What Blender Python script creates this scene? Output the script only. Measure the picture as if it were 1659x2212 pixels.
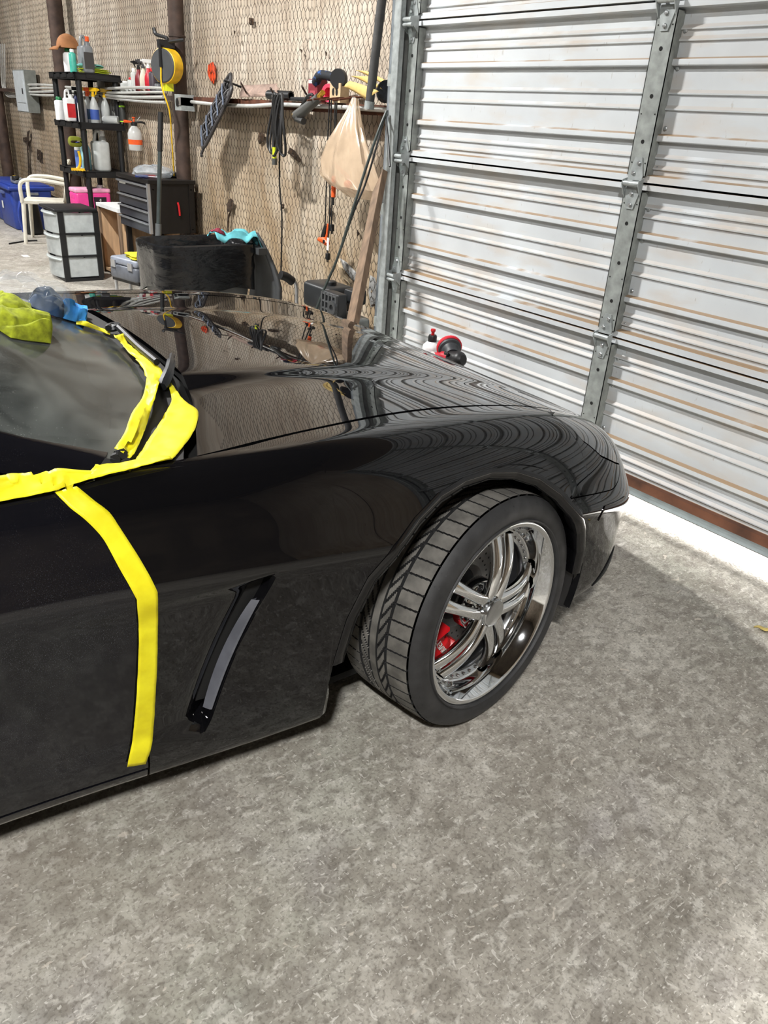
import bpy, bmesh, math, random
import numpy as np
from mathutils import Vector, Matrix, noise
from mathutils.bvhtree import BVHTree
for o in list(bpy.data.objects): bpy.data.objects.remove(o)
SC = bpy.context.scene
COL = SC.collection
random.seed(7)
PI = math.pi
# ------------------------------------------------------------------ camera
F_PX, PITCH, ROLL, YAW, CAM_H = 1648.575, .470475, .07129, -.891227, 1.42
def cam_axes():
    cy, sy = math.cos(YAW), math.sin(YAW)
    f0, r0, u0 = Vector((sy, cy, 0)), Vector((cy, -sy, 0)), Vector((0, 0, 1))
    fw = math.cos(PITCH)*f0-math.sin(PITCH)*u0
    up = math.cos(PITCH)*u0+math.sin(PITCH)*f0
    return math.cos(ROLL)*r0+math.sin(ROLL)*up, math.cos(ROLL)*up-math.sin(ROLL)*r0, fw
CR, CU, CF = cam_axes()
CAM = Vector((0, 0, CAM_H))
cd = bpy.data.cameras.new('camera'); co = bpy.data.objects.new('camera', cd); COL.objects.link(co)
cd.sensor_fit = 'VERTICAL'; cd.sensor_height = 36; cd.sensor_width = 27; cd.lens = 36*F_PX/2212
cd.clip_start = .02; cd.clip_end = 200
m3 = Matrix((CR, CU, -CF)).transposed()
co.matrix_world = Matrix.Translation(CAM) @ m3.to_4x4()
SC.camera = co
# ------------------------------------------------------------------ world, sun, exposure
SC.view_settings.view_transform = 'Standard'; SC.view_settings.look = 'None'
SC.view_settings.gamma = 1; SC.view_settings.use_curve_mapping = False
SC.view_settings.exposure = 0.12
w = bpy.data.worlds.new('world'); SC.world = w; w.use_nodes = True
w.node_tree.nodes['Background'].inputs[0].default_value = (.55, .68, .9, 1)
w.node_tree.nodes['Background'].inputs[1].default_value = 1.2
sd = bpy.data.lights.new('sun', 'SUN'); sd.energy = 160; sd.angle = math.radians(2.5); sd.color = (1, .97, .92)
so = bpy.data.objects.new('sun', sd); COL.objects.link(so)
so.rotation_euler = Vector((-.10, -1, -.085)).to_track_quat('-Z', 'Y').to_euler(); so.location = (0, 12, 5)
LAMPS = [((-4.6, .3, 4.05), 350), ((1.5, -1.6, 4.05), 345), ((-9.6, .25, 4.05), 250), ((-4.3, -3.6, 4.05), 45)]
# ------------------------------------------------------------------ pixel helpers (directions; depth from what is touched)
def ray(x, y): return ((x-829.5)/F_PX)*CR-((y-1106)/F_PX)*CU+CF
def at_axis(px, ax, val):
    d = ray(*px); return CAM+d*((val-CAM[ax])/d[ax])
def onX(px, v): return at_axis(px, 0, v)
def onY(px, v): return at_axis(px, 1, v)
def onZ(px, v): return at_axis(px, 2, v)
# ------------------------------------------------------------------ materials
MATS = {}
def mat(name, col, rough=.5, metal=0., var=.12, scale=18., bump=0., bscale=None, coat=0., spec=.5, trans=0., alpha=1., emit=0., col2=None, thr=None, stretch=(1, 1, 1), rvar=0.):
    if name in MATS: return MATS[name]
    m = bpy.data.materials.new(name); m.use_nodes = True; MATS[name] = m
    nt = m.node_tree; b = nt.nodes['Principled BSDF']; L = nt.links.new
    tc = nt.nodes.new('ShaderNodeTexCoord'); mp = nt.nodes.new('ShaderNodeMapping'); mp.inputs['Scale'].default_value = stretch
    L(tc.outputs['Object'], mp.inputs['Vector'])
    n = nt.nodes.new('ShaderNodeTexNoise'); n.inputs['Scale'].default_value = scale; n.inputs['Detail'].default_value = 4
    L(mp.outputs[0], n.inputs['Vector'])
    r = nt.nodes.new('ShaderNodeValToRGB'); c = list(col)[:3]
    lo = [max(0, x*(1-var*2)) for x in c]; hi = [min(1, x*(1+var*1.2)) for x in c]
    if col2: hi = list(col2)[:3]; lo = c
    a, z = thr or (.3, .7)
    r.color_ramp.elements[0].position = a; r.color_ramp.elements[1].position = z
    r.color_ramp.elements[0].color = (*lo, 1); r.color_ramp.elements[1].color = (*hi, 1)
    L(n.outputs[0], r.inputs[0]); L(r.outputs[0], b.inputs['Base Color'])
    b.inputs['Roughness'].default_value = rough; b.inputs['Metallic'].default_value = metal
    b.inputs['Specular IOR Level'].default_value = spec
    b.inputs['Coat Weight'].default_value = coat; b.inputs['Coat Roughness'].default_value = .02
    b.inputs['Transmission Weight'].default_value = trans; b.inputs['Alpha'].default_value = alpha
    if emit: b.inputs['Emission Color'].default_value = (*c, 1); b.inputs['Emission Strength'].default_value = emit
    if rvar:
        mr = nt.nodes.new('ShaderNodeMapRange'); mr.inputs['To Min'].default_value = max(0, rough-rvar); mr.inputs['To Max'].default_value = rough+rvar
        L(n.outputs[0], mr.inputs[0]); L(mr.outputs[0], b.inputs['Roughness'])
    if bump:
        bn = nt.nodes.new('ShaderNodeTexNoise'); bn.inputs['Scale'].default_value = bscale or scale*3; bn.inputs['Detail'].default_value = 6
        L(mp.outputs[0], bn.inputs['Vector'])
        bp = nt.nodes.new('ShaderNodeBump'); bp.inputs['Strength'].default_value = min(1, bump*20); bp.inputs['Distance'].default_value = bump
        L(bn.outputs[0], bp.inputs['Height']); L(bp.outputs[0], b.inputs['Normal'])
    return m
def S(r, g, b):   # sRGB 0-255 -> linear
    f = lambda v: (v/255/12.92) if v/255 <= .04045 else ((v/255+.055)/1.055)**2.4
    return (f(r), f(g), f(b))
# ------------------------------------------------------------------ mesh helpers
ROOTS = {}
def link(o, parent=None):
    COL.objects.link(o)
    if parent is not None: o.parent = parent
    return o
def tag(o, label=None, cat=None, group=None, kind=None):
    if label: o['label'] = label
    if cat: o['category'] = cat
    if group: o['group'] = group
    if kind: o['kind'] = kind
    return o
def thing(name, label, cat, loc=(0, 0, 0), rz=0, group=None, rx=0, ry=0):
    o = bpy.data.objects.new(name, None); link(o); o.empty_display_size = .05
    o.location = loc; o.rotation_euler = (rx, ry, rz)
    from mathutils import Euler
    ROOTS[o.name] = Matrix.Translation(loc) @ Euler((rx, ry, rz)).to_matrix().to_4x4()
    return tag(o, label, cat, group)
def root_matrix(p):
    while p.parent is not None: p = p.parent
    return ROOTS.get(p.name, Matrix.Identity(4))
def frame_of(d):
    d = Vector(d).normalized(); a = Vector((0, 0, 1)) if abs(d.z) < .95 else Vector((1, 0, 0))
    u = d.cross(a).normalized(); return d, u, d.cross(u)
class MB:
    def __init__(s): s.v = []; s.f = []
    def add(s, vs, fs):
        n = len(s.v); s.v += [tuple(v) for v in vs]; s.f += [tuple(i+n for i in f) for f in fs]; return s
    def box(s, c, d, rot=None, taper=1., tz=None):
        x, y, z = d[0]/2, d[1]/2, d[2]/2; vs = []
        for k in (-1, 1):
            t = taper if k > 0 else 1
            for i, j in ((-1, -1), (1, -1), (1, 1), (-1, 1)): vs.append(Vector((i*x*t, j*y*t, k*z)))
        if rot is not None: vs = [rot @ v for v in vs]
        vs = [v+Vector(c) for v in vs]
        return s.add(vs, [(3, 2, 1, 0), (4, 5, 6, 7), (0, 1, 5, 4), (1, 2, 6, 5), (2, 3, 7, 6), (3, 0, 4, 7)])
    def b2(s, lo, hi): return s.box([(a+b)/2 for a, b in zip(lo, hi)], [b-a for a, b in zip(lo, hi)])
    def rbox(s, c, d, r, rot=None, n=3, taper=1.):   # box with rounded vertical edges and soft top/bottom
        x, y, z = d[0]/2, d[1]/2, d[2]/2; r = min(r, x*.95, y*.95, z*.95); ring = []
        for cx, cy, a0 in ((x-r, y-r, 0), (-x+r, y-r, PI/2), (-x+r, -y+r, PI), (x-r, -y+r, 1.5*PI)):
            for i in range(n+1): ring.append((cx, cy, a0+i/n*PI/2))
        vs = []; N = len(ring); prof = [(-z, -r*.6), (-z+r*.25, -r*.15), (-z+r*.6, 0), (z-r*.6, 0), (z-r*.25, -r*.15), (z, -r*.6)]
        for h, off in prof:
            t = 1+(taper-1)*(h+z)/(2*z)
            for cx, cy, a in ring: vs.append(Vector(((cx+(r+off)*math.cos(a))*t, (cy+(r+off)*math.sin(a))*t, h)))
        if rot is not None: vs = [rot @ v for v in vs]
        vs = [v+Vector(c) for v in vs]; fs = []
        for k in range(len(prof)-1):
            for i in range(N): j = (i+1) % N; fs.append((k*N+i, k*N+j, (k+1)*N+j, (k+1)*N+i))
        fs.append(tuple(range(N-1, -1, -1))); fs.append(tuple((len(prof)-1)*N+i for i in range(N)))
        return s.add(vs, fs)
    def cyl(s, a, b, r0, r1=None, n=12, cap=True):
        a, b = Vector(a), Vector(b); r1 = r0 if r1 is None else r1; d, u, v = frame_of(b-a); vs = []
        for p, r in ((a, r0), (b, r1)):
            for i in range(n): t = 2*PI*i/n; vs.append(p+r*(math.cos(t)*u+math.sin(t)*v))
        fs = [(i, (i+1) % n, n+(i+1) % n, n+i) for i in range(n)]
        fs = [f[::-1] for f in fs]
        if cap: fs += [tuple(range(n)), tuple(range(2*n-1, n-1, -1))]
        return s.add(vs, fs)
    def lathe(s, prof, c=(0, 0, 0), ax=(0, 0, 1), n=20, sx=1., sy=1., u=None):   # prof: (r, h)
        c = Vector(c); d, uu, vv = frame_of(ax)
        if u is not None: uu = Vector(u).normalized(); vv = d.cross(uu)
        vs = []; fs = []
        for r, h in prof:
            for i in range(n): t = 2*PI*i/n; vs.append(c+d*h+uu*(r*sx*math.cos(t))+vv*(r*sy*math.sin(t)))
        for k in range(len(prof)-1):
            for i in range(n): j = (i+1) % n; fs.append((k*n+i, k*n+j, (k+1)*n+j, (k+1)*n+i))
        if prof[0][0] > 1e-5: fs.append(tuple(range(n-1, -1, -1)))
        if prof[-1][0] > 1e-5: fs.append(tuple((len(prof)-1)*n+i for i in range(n)))
        return s.add(vs, fs)
    def tube(s, pts, r, n=8, closed=False, cap=True):
        P = [Vector(p) for p in pts]; N = len(P); vs = []; fs = []; rr = r if isinstance(r, (list, tuple)) else [r]*N
        pu = None
        for i in range(N):
            a = P[(i-1) % N] if closed or i > 0 else P[i]; b = P[(i+1) % N] if closed or i < N-1 else P[i]
            d = (b-a).normalized() if (b-a).length > 1e-9 else Vector((0, 0, 1))
            if pu is None: d, u, v = frame_of(d)
            else:
                u = (pu-d*pu.dot(d)); u = u.normalized() if u.length > 1e-6 else frame_of(d)[1]; v = d.cross(u)
            pu = u
            for k in range(n): t = 2*PI*k/n; vs.append(P[i]+rr[i]*(math.cos(t)*u+math.sin(t)*v))
        M_ = N if closed else N-1
        for i in range(M_):
            for k in range(n):
                k2 = (k+1) % n; i2 = (i+1) % N; fs.append((i*n+k, i*n+k2, i2*n+k2, i2*n+k))
        if cap and not closed: fs += [tuple(range(n-1, -1, -1)), tuple((N-1)*n+k for k in range(n))]
        return s.add(vs, fs)
    def prism(s, poly, a, b):   # extrude polygon (list of 3D points) by the vector b-a
        d = Vector(b)-Vector(a); n = len(poly); vs = [Vector(p) for p in poly]; vs += [v+d for v in vs]
        return s.add(vs, [tuple(range(n-1, -1, -1)), tuple(range(n, 2*n))]+[(i, (i+1) % n, n+(i+1) % n, n+i) for i in range(n)])
    def grid(s, rows, closed=False):
        n = len(rows[0]); vs = [p for r in rows for p in r]; fs = []
        for i in range(len(rows)-1):
            for j in range(n if closed else n-1):
                k = (j+1) % n; fs.append((i*n+j, i*n+k, (i+1)*n+k, (i+1)*n+j))
        return s.add(vs, fs)
    def sph(s, c, r, n=10, m=6, sc=(1, 1, 1)):
        c = Vector(c); rows = []
        for i in range(m+1):
            t = PI*i/m; rows.append([c+Vector((sc[0]*r*math.sin(t)*math.cos(2*PI*j/n), sc[1]*r*math.sin(t)*math.sin(2*PI*j/n), sc[2]*r*math.cos(t))) for j in range(n)])
        return s.grid(rows, True)
    def build(s, name, m, parent=None, world=False, smooth=True, ang=40, bevel=0, solid=0, sub=0, soff=-1):
        me = bpy.data.meshes.new(name); me.from_pydata([tuple(v) for v in s.v], [], s.f); me.validate()
        bm = bmesh.new(); bm.from_mesh(me)
        if solid >= 0: bmesh.ops.recalc_face_normals(bm, faces=bm.faces)
        bm.to_mesh(me); bm.free()
        o = bpy.data.objects.new(name, me)
        if m is not None: me.materials.append(m)
        link(o, parent)
        if world and parent is not None: me.transform(root_matrix(parent).inverted())
        if smooth:
            me.polygons.foreach_set('use_smooth', [True]*len(me.polygons))
            try: me.set_sharp_from_angle(angle=math.radians(ang))
            except Exception: pass
        if solid > 0: k = o.modifiers.new('solid', 'SOLIDIFY'); k.thickness = solid; k.offset = soff
        if bevel: k = o.modifiers.new('bevel', 'BEVEL'); k.width = bevel; k.segments = 2; k.limit_method = 'ANGLE'; k.angle_limit = math.radians(35)
        if sub: k = o.modifiers.new('sub', 'SUBSURF'); k.levels = sub; k.render_levels = sub
        return o
def solo(o, base=None):
    """origin of a single-mesh thing to its base centre"""
    vs = [v.co for v in o.data.vertices]
    lo = Vector([min(v[i] for v in vs) for i in range(3)]); hi = Vector([max(v[i] for v in vs) for i in range(3)])
    c = Vector(((lo.x+hi.x)/2, (lo.y+hi.y)/2, lo.z)); o.data.transform(Matrix.Translation(-c)); o.location = c; return o
def smooth_path(pts, n=6):
    P = [Vector(p) for p in pts]; P = [2*P[0]-P[1]]+P+[2*P[-1]-P[-2]]; out = []
    for i in range(1, len(P)-2):
        a, b, c, d = P[i-1:i+3]
        for k in range(n):
            t = k/n; out.append(.5*((2*b)+(c-a)*t+(2*a-5*b+4*c-d)*t*t+(3*b-a-3*c+d)*t**3))
    out.append(P[-2]); return out
def text_mesh(txt, size, ext=.001):
    cu = bpy.data.curves.new('txt', 'FONT'); cu.body = txt; cu.size = size; cu.extrude = ext; cu.align_x = 'CENTER'; cu.align_y = 'CENTER'; cu.resolution_u = 2
    o = bpy.data.objects.new('txt', cu); COL.objects.link(o); bpy.context.view_layer.update()
    me = bpy.data.meshes.new_from_object(o.evaluated_get(bpy.context.evaluated_depsgraph_get())); bpy.data.objects.remove(o); bpy.data.curves.remove(cu)
    return me
def put_text(txt, size, name, m, parent, pos, right, up, world=True):
    me = text_mesh(txt, size); r = Vector(right).normalized(); u = Vector(up); u = (u-r*u.dot(r)).normalized(); n = r.cross(u)
    M4 = Matrix((r, u, n)).transposed().to_4x4(); me.transform(Matrix.Translation(pos) @ M4)
    if world and parent is not None: me.transform(root_matrix(parent).inverted())
    me.materials.clear(); me.materials.append(m); me.name = name
    o = bpy.data.objects.new(name, me); link(o, parent); return o
# ------------------------------------------------------------------ structure materials
def floor_mat():
    m = bpy.data.materials.new('worn_concrete'); m.use_nodes = True; nt = m.node_tree; L = nt.links.new; b = nt.nodes['Principled BSDF']
    tc = nt.nodes.new('ShaderNodeTexCoord')
    def noi(scale, det=5, dist=0, st=(1, 1, 1), rot=0, kind='ShaderNodeTexNoise'):
        mp = nt.nodes.new('ShaderNodeMapping'); mp.inputs['Scale'].default_value = st; mp.inputs['Rotation'].default_value = (0, 0, rot); L(tc.outputs['Object'], mp.inputs[0])
        n = nt.nodes.new(kind); n.inputs['Scale'].default_value = scale
        if kind == 'ShaderNodeTexNoise': n.inputs['Detail'].default_value = det; n.inputs['Distortion'].default_value = dist
        L(mp.outputs[0], n.inputs['Vector']); return n.outputs[0]
    def ramp(src, stops):
        r = nt.nodes.new('ShaderNodeValToRGB'); e = r.color_ramp.elements
        while len(e) < len(stops): e.new(.5)
        for k, (p, c) in enumerate(stops): e[k].position = p; e[k].color = (*c, 1) if len(c) == 3 else c
        L(src, r.inputs[0]); return r.outputs[0]
    def mix(fac, a, bb, mode='MIX', f=1.):
        x = nt.nodes.new('ShaderNodeMix'); x.data_type = 'RGBA'; x.blend_type = mode
        if isinstance(fac, float): x.inputs[0].default_value = fac
        else:
            if f != 1.:
                q = nt.nodes.new('ShaderNodeMath'); q.operation = 'MULTIPLY'; L(fac, q.inputs[0]); q.inputs[1].default_value = f; fac = q.outputs[0]
            L(fac, x.inputs[0])
        for s, v in ((6, a), (7, bb)):
            if isinstance(v, tuple): x.inputs[s].default_value = (*v, 1)
            else: L(v, x.inputs[s])
        return x.outputs[2]
    g = lambda v: (v, v, v)
    base = ramp(noi(1.7, 8, .8), [(.30, S(166, 161, 151)), (.45, S(184, 179, 169)), (.58, S(197, 192, 182)), (.74, S(210, 206, 196))])
    col = mix(ramp(noi(1.1, 4, .6), [(.50, g(0.)), (.68, g(1.))]), base, S(158, 161, 146), f=.65)
    col = mix(ramp(noi(2.7, 4, .6), [(.56, g(0.)), (.70, g(1.))]), col, S(166, 161, 163), f=.5)
    col = mix(ramp(noi(4.5, 8, .9), [(.36, g(1.)), (.58, g(0.))]), col, S(134, 127, 116), f=.5)
    col = mix(ramp(noi(14, 7, .6), [(.40, g(1.)), (.60, g(0.))]), col, S(140, 133, 123), f=.4)
    col = mix(ramp(noi(34, 8, .8, (1, .7, 1), .5), [(.36, g(1.)), (.54, g(0.))]), col, S(116, 110, 101), f=.55)
    col = mix(ramp(noi(38, 6, .6, (1, .6, 1), 1.2), [(.54, g(0.)), (.68, g(1.))]), col, S(220, 216, 207), f=.55)
    col = mix(ramp(noi(140, 4, .5), [(.34, g(1.)), (.50, g(0.))]), col, S(100, 95, 87), f=.55)
    col = mix(ramp(noi(150, 2, .5, (1, .45, 1), .8), [(.64, g(0.)), (.69, g(1.))]), col, S(228, 224, 216), f=.6)
    col = mix(ramp(noi(105, 2, .7, (.45, 1, 1), .5), [(.665, g(0.)), (.70, g(1.))]), col, S(226, 222, 214), f=.6)
    col = mix(ramp(noi(40, 2, .6, (1, .55, 1), .3), [(.705, g(0.)), (.73, g(1.))]), col, S(214, 205, 192), f=.7)
    s1 = noi(7, 3, 1.4, (1, .25, 1), .9); sc = ramp(s1, [(.494, g(0.)), (.5, g(1.)), (.506, g(0.))])
    brk = ramp(noi(3.1, 2), [(.5, g(0.)), (.6, g(1.))])
    mm = nt.nodes.new('ShaderNodeMath'); mm.operation = 'MULTIPLY'; L(sc, mm.inputs[0]); L(brk, mm.inputs[1])
    col = mix(mm.outputs[0], col, S(208, 203, 193), f=.45)
    stain = ramp(noi(.55, 5, .8), [(.56, g(0.)), (.72, g(1.))]); col = mix(stain, col, S(132, 120, 106), f=.45)
    L(col, b.inputs['Base Color'])
    rr = ramp(noi(5, 6), [(.3, g(.42)), (.7, g(.72))]); L(rr, b.inputs['Roughness']); b.inputs['Specular IOR Level'].default_value = .4
    bp = nt.nodes.new('ShaderNodeBump'); bp.inputs['Strength'].default_value = .25; bp.inputs['Distance'].default_value = .004
    L(noi(110, 6), bp.inputs['Height']); L(bp.outputs[0], b.inputs['Normal'])
    return m
def insul_mat():
    m = bpy.data.materials.new('stained_insulation_facing'); m.use_nodes = True; nt = m.node_tree; L = nt.links.new; b = nt.nodes['Principled BSDF']
    tc = nt.nodes.new('ShaderNodeTexCoord')
    def noi(scale, det=5, st=(1, 1, 1), dist=0.):
        mp = nt.nodes.new('ShaderNodeMapping'); mp.inputs['Scale'].default_value = st; L(tc.outputs['Object'], mp.inputs[0])
        n = nt.nodes.new('ShaderNodeTexNoise'); n.inputs['Scale'].default_value = scale; n.inputs['Detail'].default_value = det; n.inputs['Distortion'].default_value = dist
        L(mp.outputs[0], n.inputs['Vector']); return n.outputs[0]
    def ramp(src, stops):
        r = nt.nodes.new('ShaderNodeValToRGB'); e = r.color_ramp.elements
        while len(e) < len(stops): e.new(.5)
        for k, (p, c) in enumerate(stops): e[k].position = p; e[k].color = (*c, 1)
        L(src, r.inputs[0]); return r.outputs[0]
    def mix(fac, a, c, f=1.):
        q = nt.nodes.new('ShaderNodeMath'); q.operation = 'MULTIPLY'; L(fac, q.inputs[0]); q.inputs[1].default_value = f
        x = nt.nodes.new('ShaderNodeMix'); x.data_type = 'RGBA'; L(q.outputs[0], x.inputs[0]); L(a, x.inputs[6])
        if isinstance(c, tuple): x.inputs[7].default_value = (*c, 1)
        else: L(c, x.inputs[7])
        return x.outputs[2]
    g = lambda v: (v, v, v)
    base = ramp(noi(1.1, 6), [(.32, S(166, 152, 134)), (.5, S(192, 180, 163)), (.68, S(208, 198, 184))])
    st = mix(ramp(noi(5, 5, (3, 1, .28)), [(.42, g(0.)), (.72, g(1.))]), base, S(166, 146, 126), .65)
    st = mix(ramp(noi(9, 4, (4, 1, .2)), [(.55, g(0.)), (.7, g(1.))]), st, S(140, 122, 106), .45)
    # low part of the wall is dirtier (water marks), by object height
    sep = nt.nodes.new('ShaderNodeSeparateXYZ'); L(tc.outputs['Object'], sep.inputs[0])
    mr = nt.nodes.new('ShaderNodeMapRange'); mr.inputs['From Min'].default_value = 1.7; mr.inputs['From Max'].default_value = .6; L(sep.outputs[2], mr.inputs[0])
    d1 = ramp(noi(3.2, 8, (1.6, 1, .7), .5), [(.45, g(0.)), (.62, g(1.))])
    q = nt.nodes.new('ShaderNodeMath'); q.operation = 'MULTIPLY'; L(d1, q.inputs[0]); L(mr.outputs[0], q.inputs[1])
    st = mix(q.outputs[0], st, S(128, 100, 70), .8)
    q2 = nt.nodes.new('ShaderNodeMath'); q2.operation = 'MULTIPLY'; q2.inputs[1].default_value = .45; L(mr.outputs[0], q2.inputs[0])
    st = mix(q2.outputs[0], st, S(184, 162, 128))
    spot = ramp(noi(16, 3, (1.3, 1, .8)), [(.69, g(0.)), (.74, g(1.))]); st = mix(spot, st, S(88, 66, 48), .7)
    L(st, b.inputs['Base Color']); b.inputs['Roughness'].default_value = .55
    bp = nt.nodes.new('ShaderNodeBump'); bp.inputs['Strength'].default_value = .5; bp.inputs['Distance'].default_value = .012
    L(noi(7, 6, (4, 1, .5)), bp.inputs['Height']); L(bp.outputs[0], b.inputs['Normal'])
    return m
def door_mat():
    m = bpy.data.materials.new('dusty_white_door_steel'); m.use_nodes = True; nt = m.node_tree; L = nt.links.new; b = nt.nodes['Principled BSDF']
    tc = nt.nodes.new('ShaderNodeTexCoord'); geo = nt.nodes.new('ShaderNodeNewGeometry')
    def noi(scale, det=5, st=(1, 1, 1)):
        mp = nt.nodes.new('ShaderNodeMapping'); mp.inputs['Scale'].default_value = st; L(tc.outputs['Object'], mp.inputs[0])
        n = nt.nodes.new('ShaderNodeTexNoise'); n.inputs['Scale'].default_value = scale; n.inputs['Detail'].default_value = det; L(mp.outputs[0], n.inputs['Vector']); return n.outputs[0]
    def ramp(src, a, z, c0, c1):
        r = nt.nodes.new('ShaderNodeValToRGB'); r.color_ramp.elements[0].position = a; r.color_ramp.elements[1].position = z
        r.color_ramp.elements[0].color = (*c0, 1); r.color_ramp.elements[1].color = (*c1, 1); L(src, r.inputs[0]); return r.outputs[0]
    def mix(fac, a, c, f=1.):
        q = nt.nodes.new('ShaderNodeMath'); q.operation = 'MULTIPLY'; L(fac, q.inputs[0]); q.inputs[1].default_value = f
        x = nt.nodes.new('ShaderNodeMix'); x.data_type = 'RGBA'; L(q.outputs[0], x.inputs[0]); L(a, x.inputs[6]); x.inputs[7].default_value = (*c, 1); return x.outputs[2]
    g = lambda v: (v, v, v)
    c = ramp(noi(2.5, 5), .3, .7, S(192, 196, 199), S(208, 213, 216))
    c = mix(ramp(noi(4, 6, (1, 1, 3)), .5, .75, g(0.), g(1.)), c, S(196, 182, 166), .5)
    c = mix(ramp(noi(60, 3, (1, 1, .35)), .68, .73, g(0.), g(1.)), c, S(150, 140, 128), .35)
    # settled dust: lies on upward-facing ledges
    sep = nt.nodes.new('ShaderNodeSeparateXYZ'); L(geo.outputs['True Normal'], sep.inputs[0])
    up = nt.nodes.new('ShaderNodeMapRange'); up.inputs['From Min'].default_value = .50; up.inputs['From Max'].default_value = .86; L(sep.outputs[2], up.inputs[0])
    q = nt.nodes.new('ShaderNodeMath'); q.operation = 'MULTIPLY'; L(up.outputs[0], q.inputs[0]); L(ramp(noi(1.6, 8, (2.2, 1, 1)), .36, .47, g(0.), g(1.)), q.inputs[1])
    c = mix(q.outputs[0], c, S(146, 118, 84), .9)
    L(c, b.inputs['Base Color']); b.inputs['Roughness'].default_value = .42; b.inputs['Specular IOR Level'].default_value = .35
    return m
M_FLOOR = floor_mat(); M_INS = insul_mat(); M_DOOR = door_mat()
galv = mat('galvanised_steel', S(166, 172, 172), .40, .25, var=.14, scale=30, rvar=.1)
galv_dk = mat('dull_galvanised_steel', S(150, 155, 152), .5, .15, var=.16, scale=24)
rust = mat('rusty_steel', S(92, 52, 34), .8, .1, var=.3, scale=14, bump=.002)
rust_d = mat('dark_rusty_pipe', S(74, 58, 50), .7, .2, var=.28, scale=9, bump=.001)
blk = mat('black_plastic', S(24, 25, 27), .45, var=.1)
blk2 = mat('satin_black_rubber', S(18, 18, 19), .65, var=.15)
wht = mat('white_plastic', S(228, 230, 230), .4, var=.05)
def struct(o): o['kind'] = 'structure'; return o
# ------------------------------------------------------------------ floor / shell
YW = 2.95          # face of the insulated wall
YD = 2.80          # inner rail face of the door
floor = struct(MB().b2((-15, -6.5, -.12), (5.5, 2.99, 0)).build('floor', M_FLOOR, smooth=False))
apron = struct(MB().b2((-15, 2.99, -.14), (5.5, 16, -.012)).build('ground_apron', mat('pale_outdoor_concrete', S(200, 196, 188), .8), smooth=False))
M_CEIL = mat('brown_paper_ceiling', S(66, 58, 50), .8, var=.2, scale=2)
M_WALLX = mat('dim_board_wall', S(120, 108, 94), .8, var=.2, scale=3)
struct(MB().b2((-15, -6.5, 4.3), (5.5, 3.35, 4.45)).build('ceiling', M_CEIL, smooth=False))
struct(MB().b2((-15.2, -6.5, 0), (-15, 3.35, 4.3)).build('wall_left', M_WALLX, smooth=False))
struct(MB().b2((5.5, -6.5, 0), (5.7, 3.35, 4.3)).build('wall_right', M_WALLX, smooth=False))
struct(MB().b2((-15.2, -6.7, 0), (5.7, -6.5, 4.3)).build('wall_front', M_WALLX, smooth=False))
wb = MB(); DX0, DX1, DZ = -3.60, 1.42, 3.12
wb.b2((-15, 2.99, 0), (DX0-.02, 3.3, 4.3)); wb.b2((DX1, 2.99, 0), (5.5, 3.3, 4.3)); wb.b2((DX0-.02, 2.99, DZ-.03), (DX1, 3.3, 4.3))
wall_back = struct(wb.build('wall_back', mat('wall_sheathing', S(120, 104, 84), .8), smooth=False))
# insulation bats between seams, each pillow-shaped
seams = [onY((x, 300), YW).x for x in (848, 664, 525, 405, 262, 150, 62)]
edges = [DX0-.04]+seams[1:]
while edges[-1] > -14.4: edges.append(edges[-1]-1.22)
edges += [-15]
for a, b in zip(edges, edges[1:]):
    if a-b < .12: continue
    nx, nz = max(6, int((a-b)/.06)), 66; rows = []
    for i in range(nx+1):
        t = i/nx; x = a+(b-a)*t; r = []
        e = min(t, 1-t)*(a-b); pil = .028*(1-math.exp(-e/.035))
        for k in range(nz+1):
            z = 3.98*k/nz
            y = YW+.034-pil-.011*noise.noise((x*5.2, 3, z*1.1))-.007*noise.noise((x*14, 8, z*2.4))-.006*noise.noise((x*3, 1, z*7))
            r.append((x, y, z))
        rows.append(r)
    MB().grid(rows).build('insulation_panel', M_INS, wall_back, solid=0)
# right of and above the door
for (x0, x1, z0) in ((DX1+.02, DX1+1.25, 0), (DX1+1.27, 5.45, 0)):
    rows = [[(x0+(x1-x0)*i/14, YW+.02-.01*noise.noise((i*.7, 1, k*.3)), z0+(3.98-z0)*k/20) for k in range(21)] for i in range(15)]
    MB().grid(rows).build('insulation_panel', M_INS, wall_back, solid=0)
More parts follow.
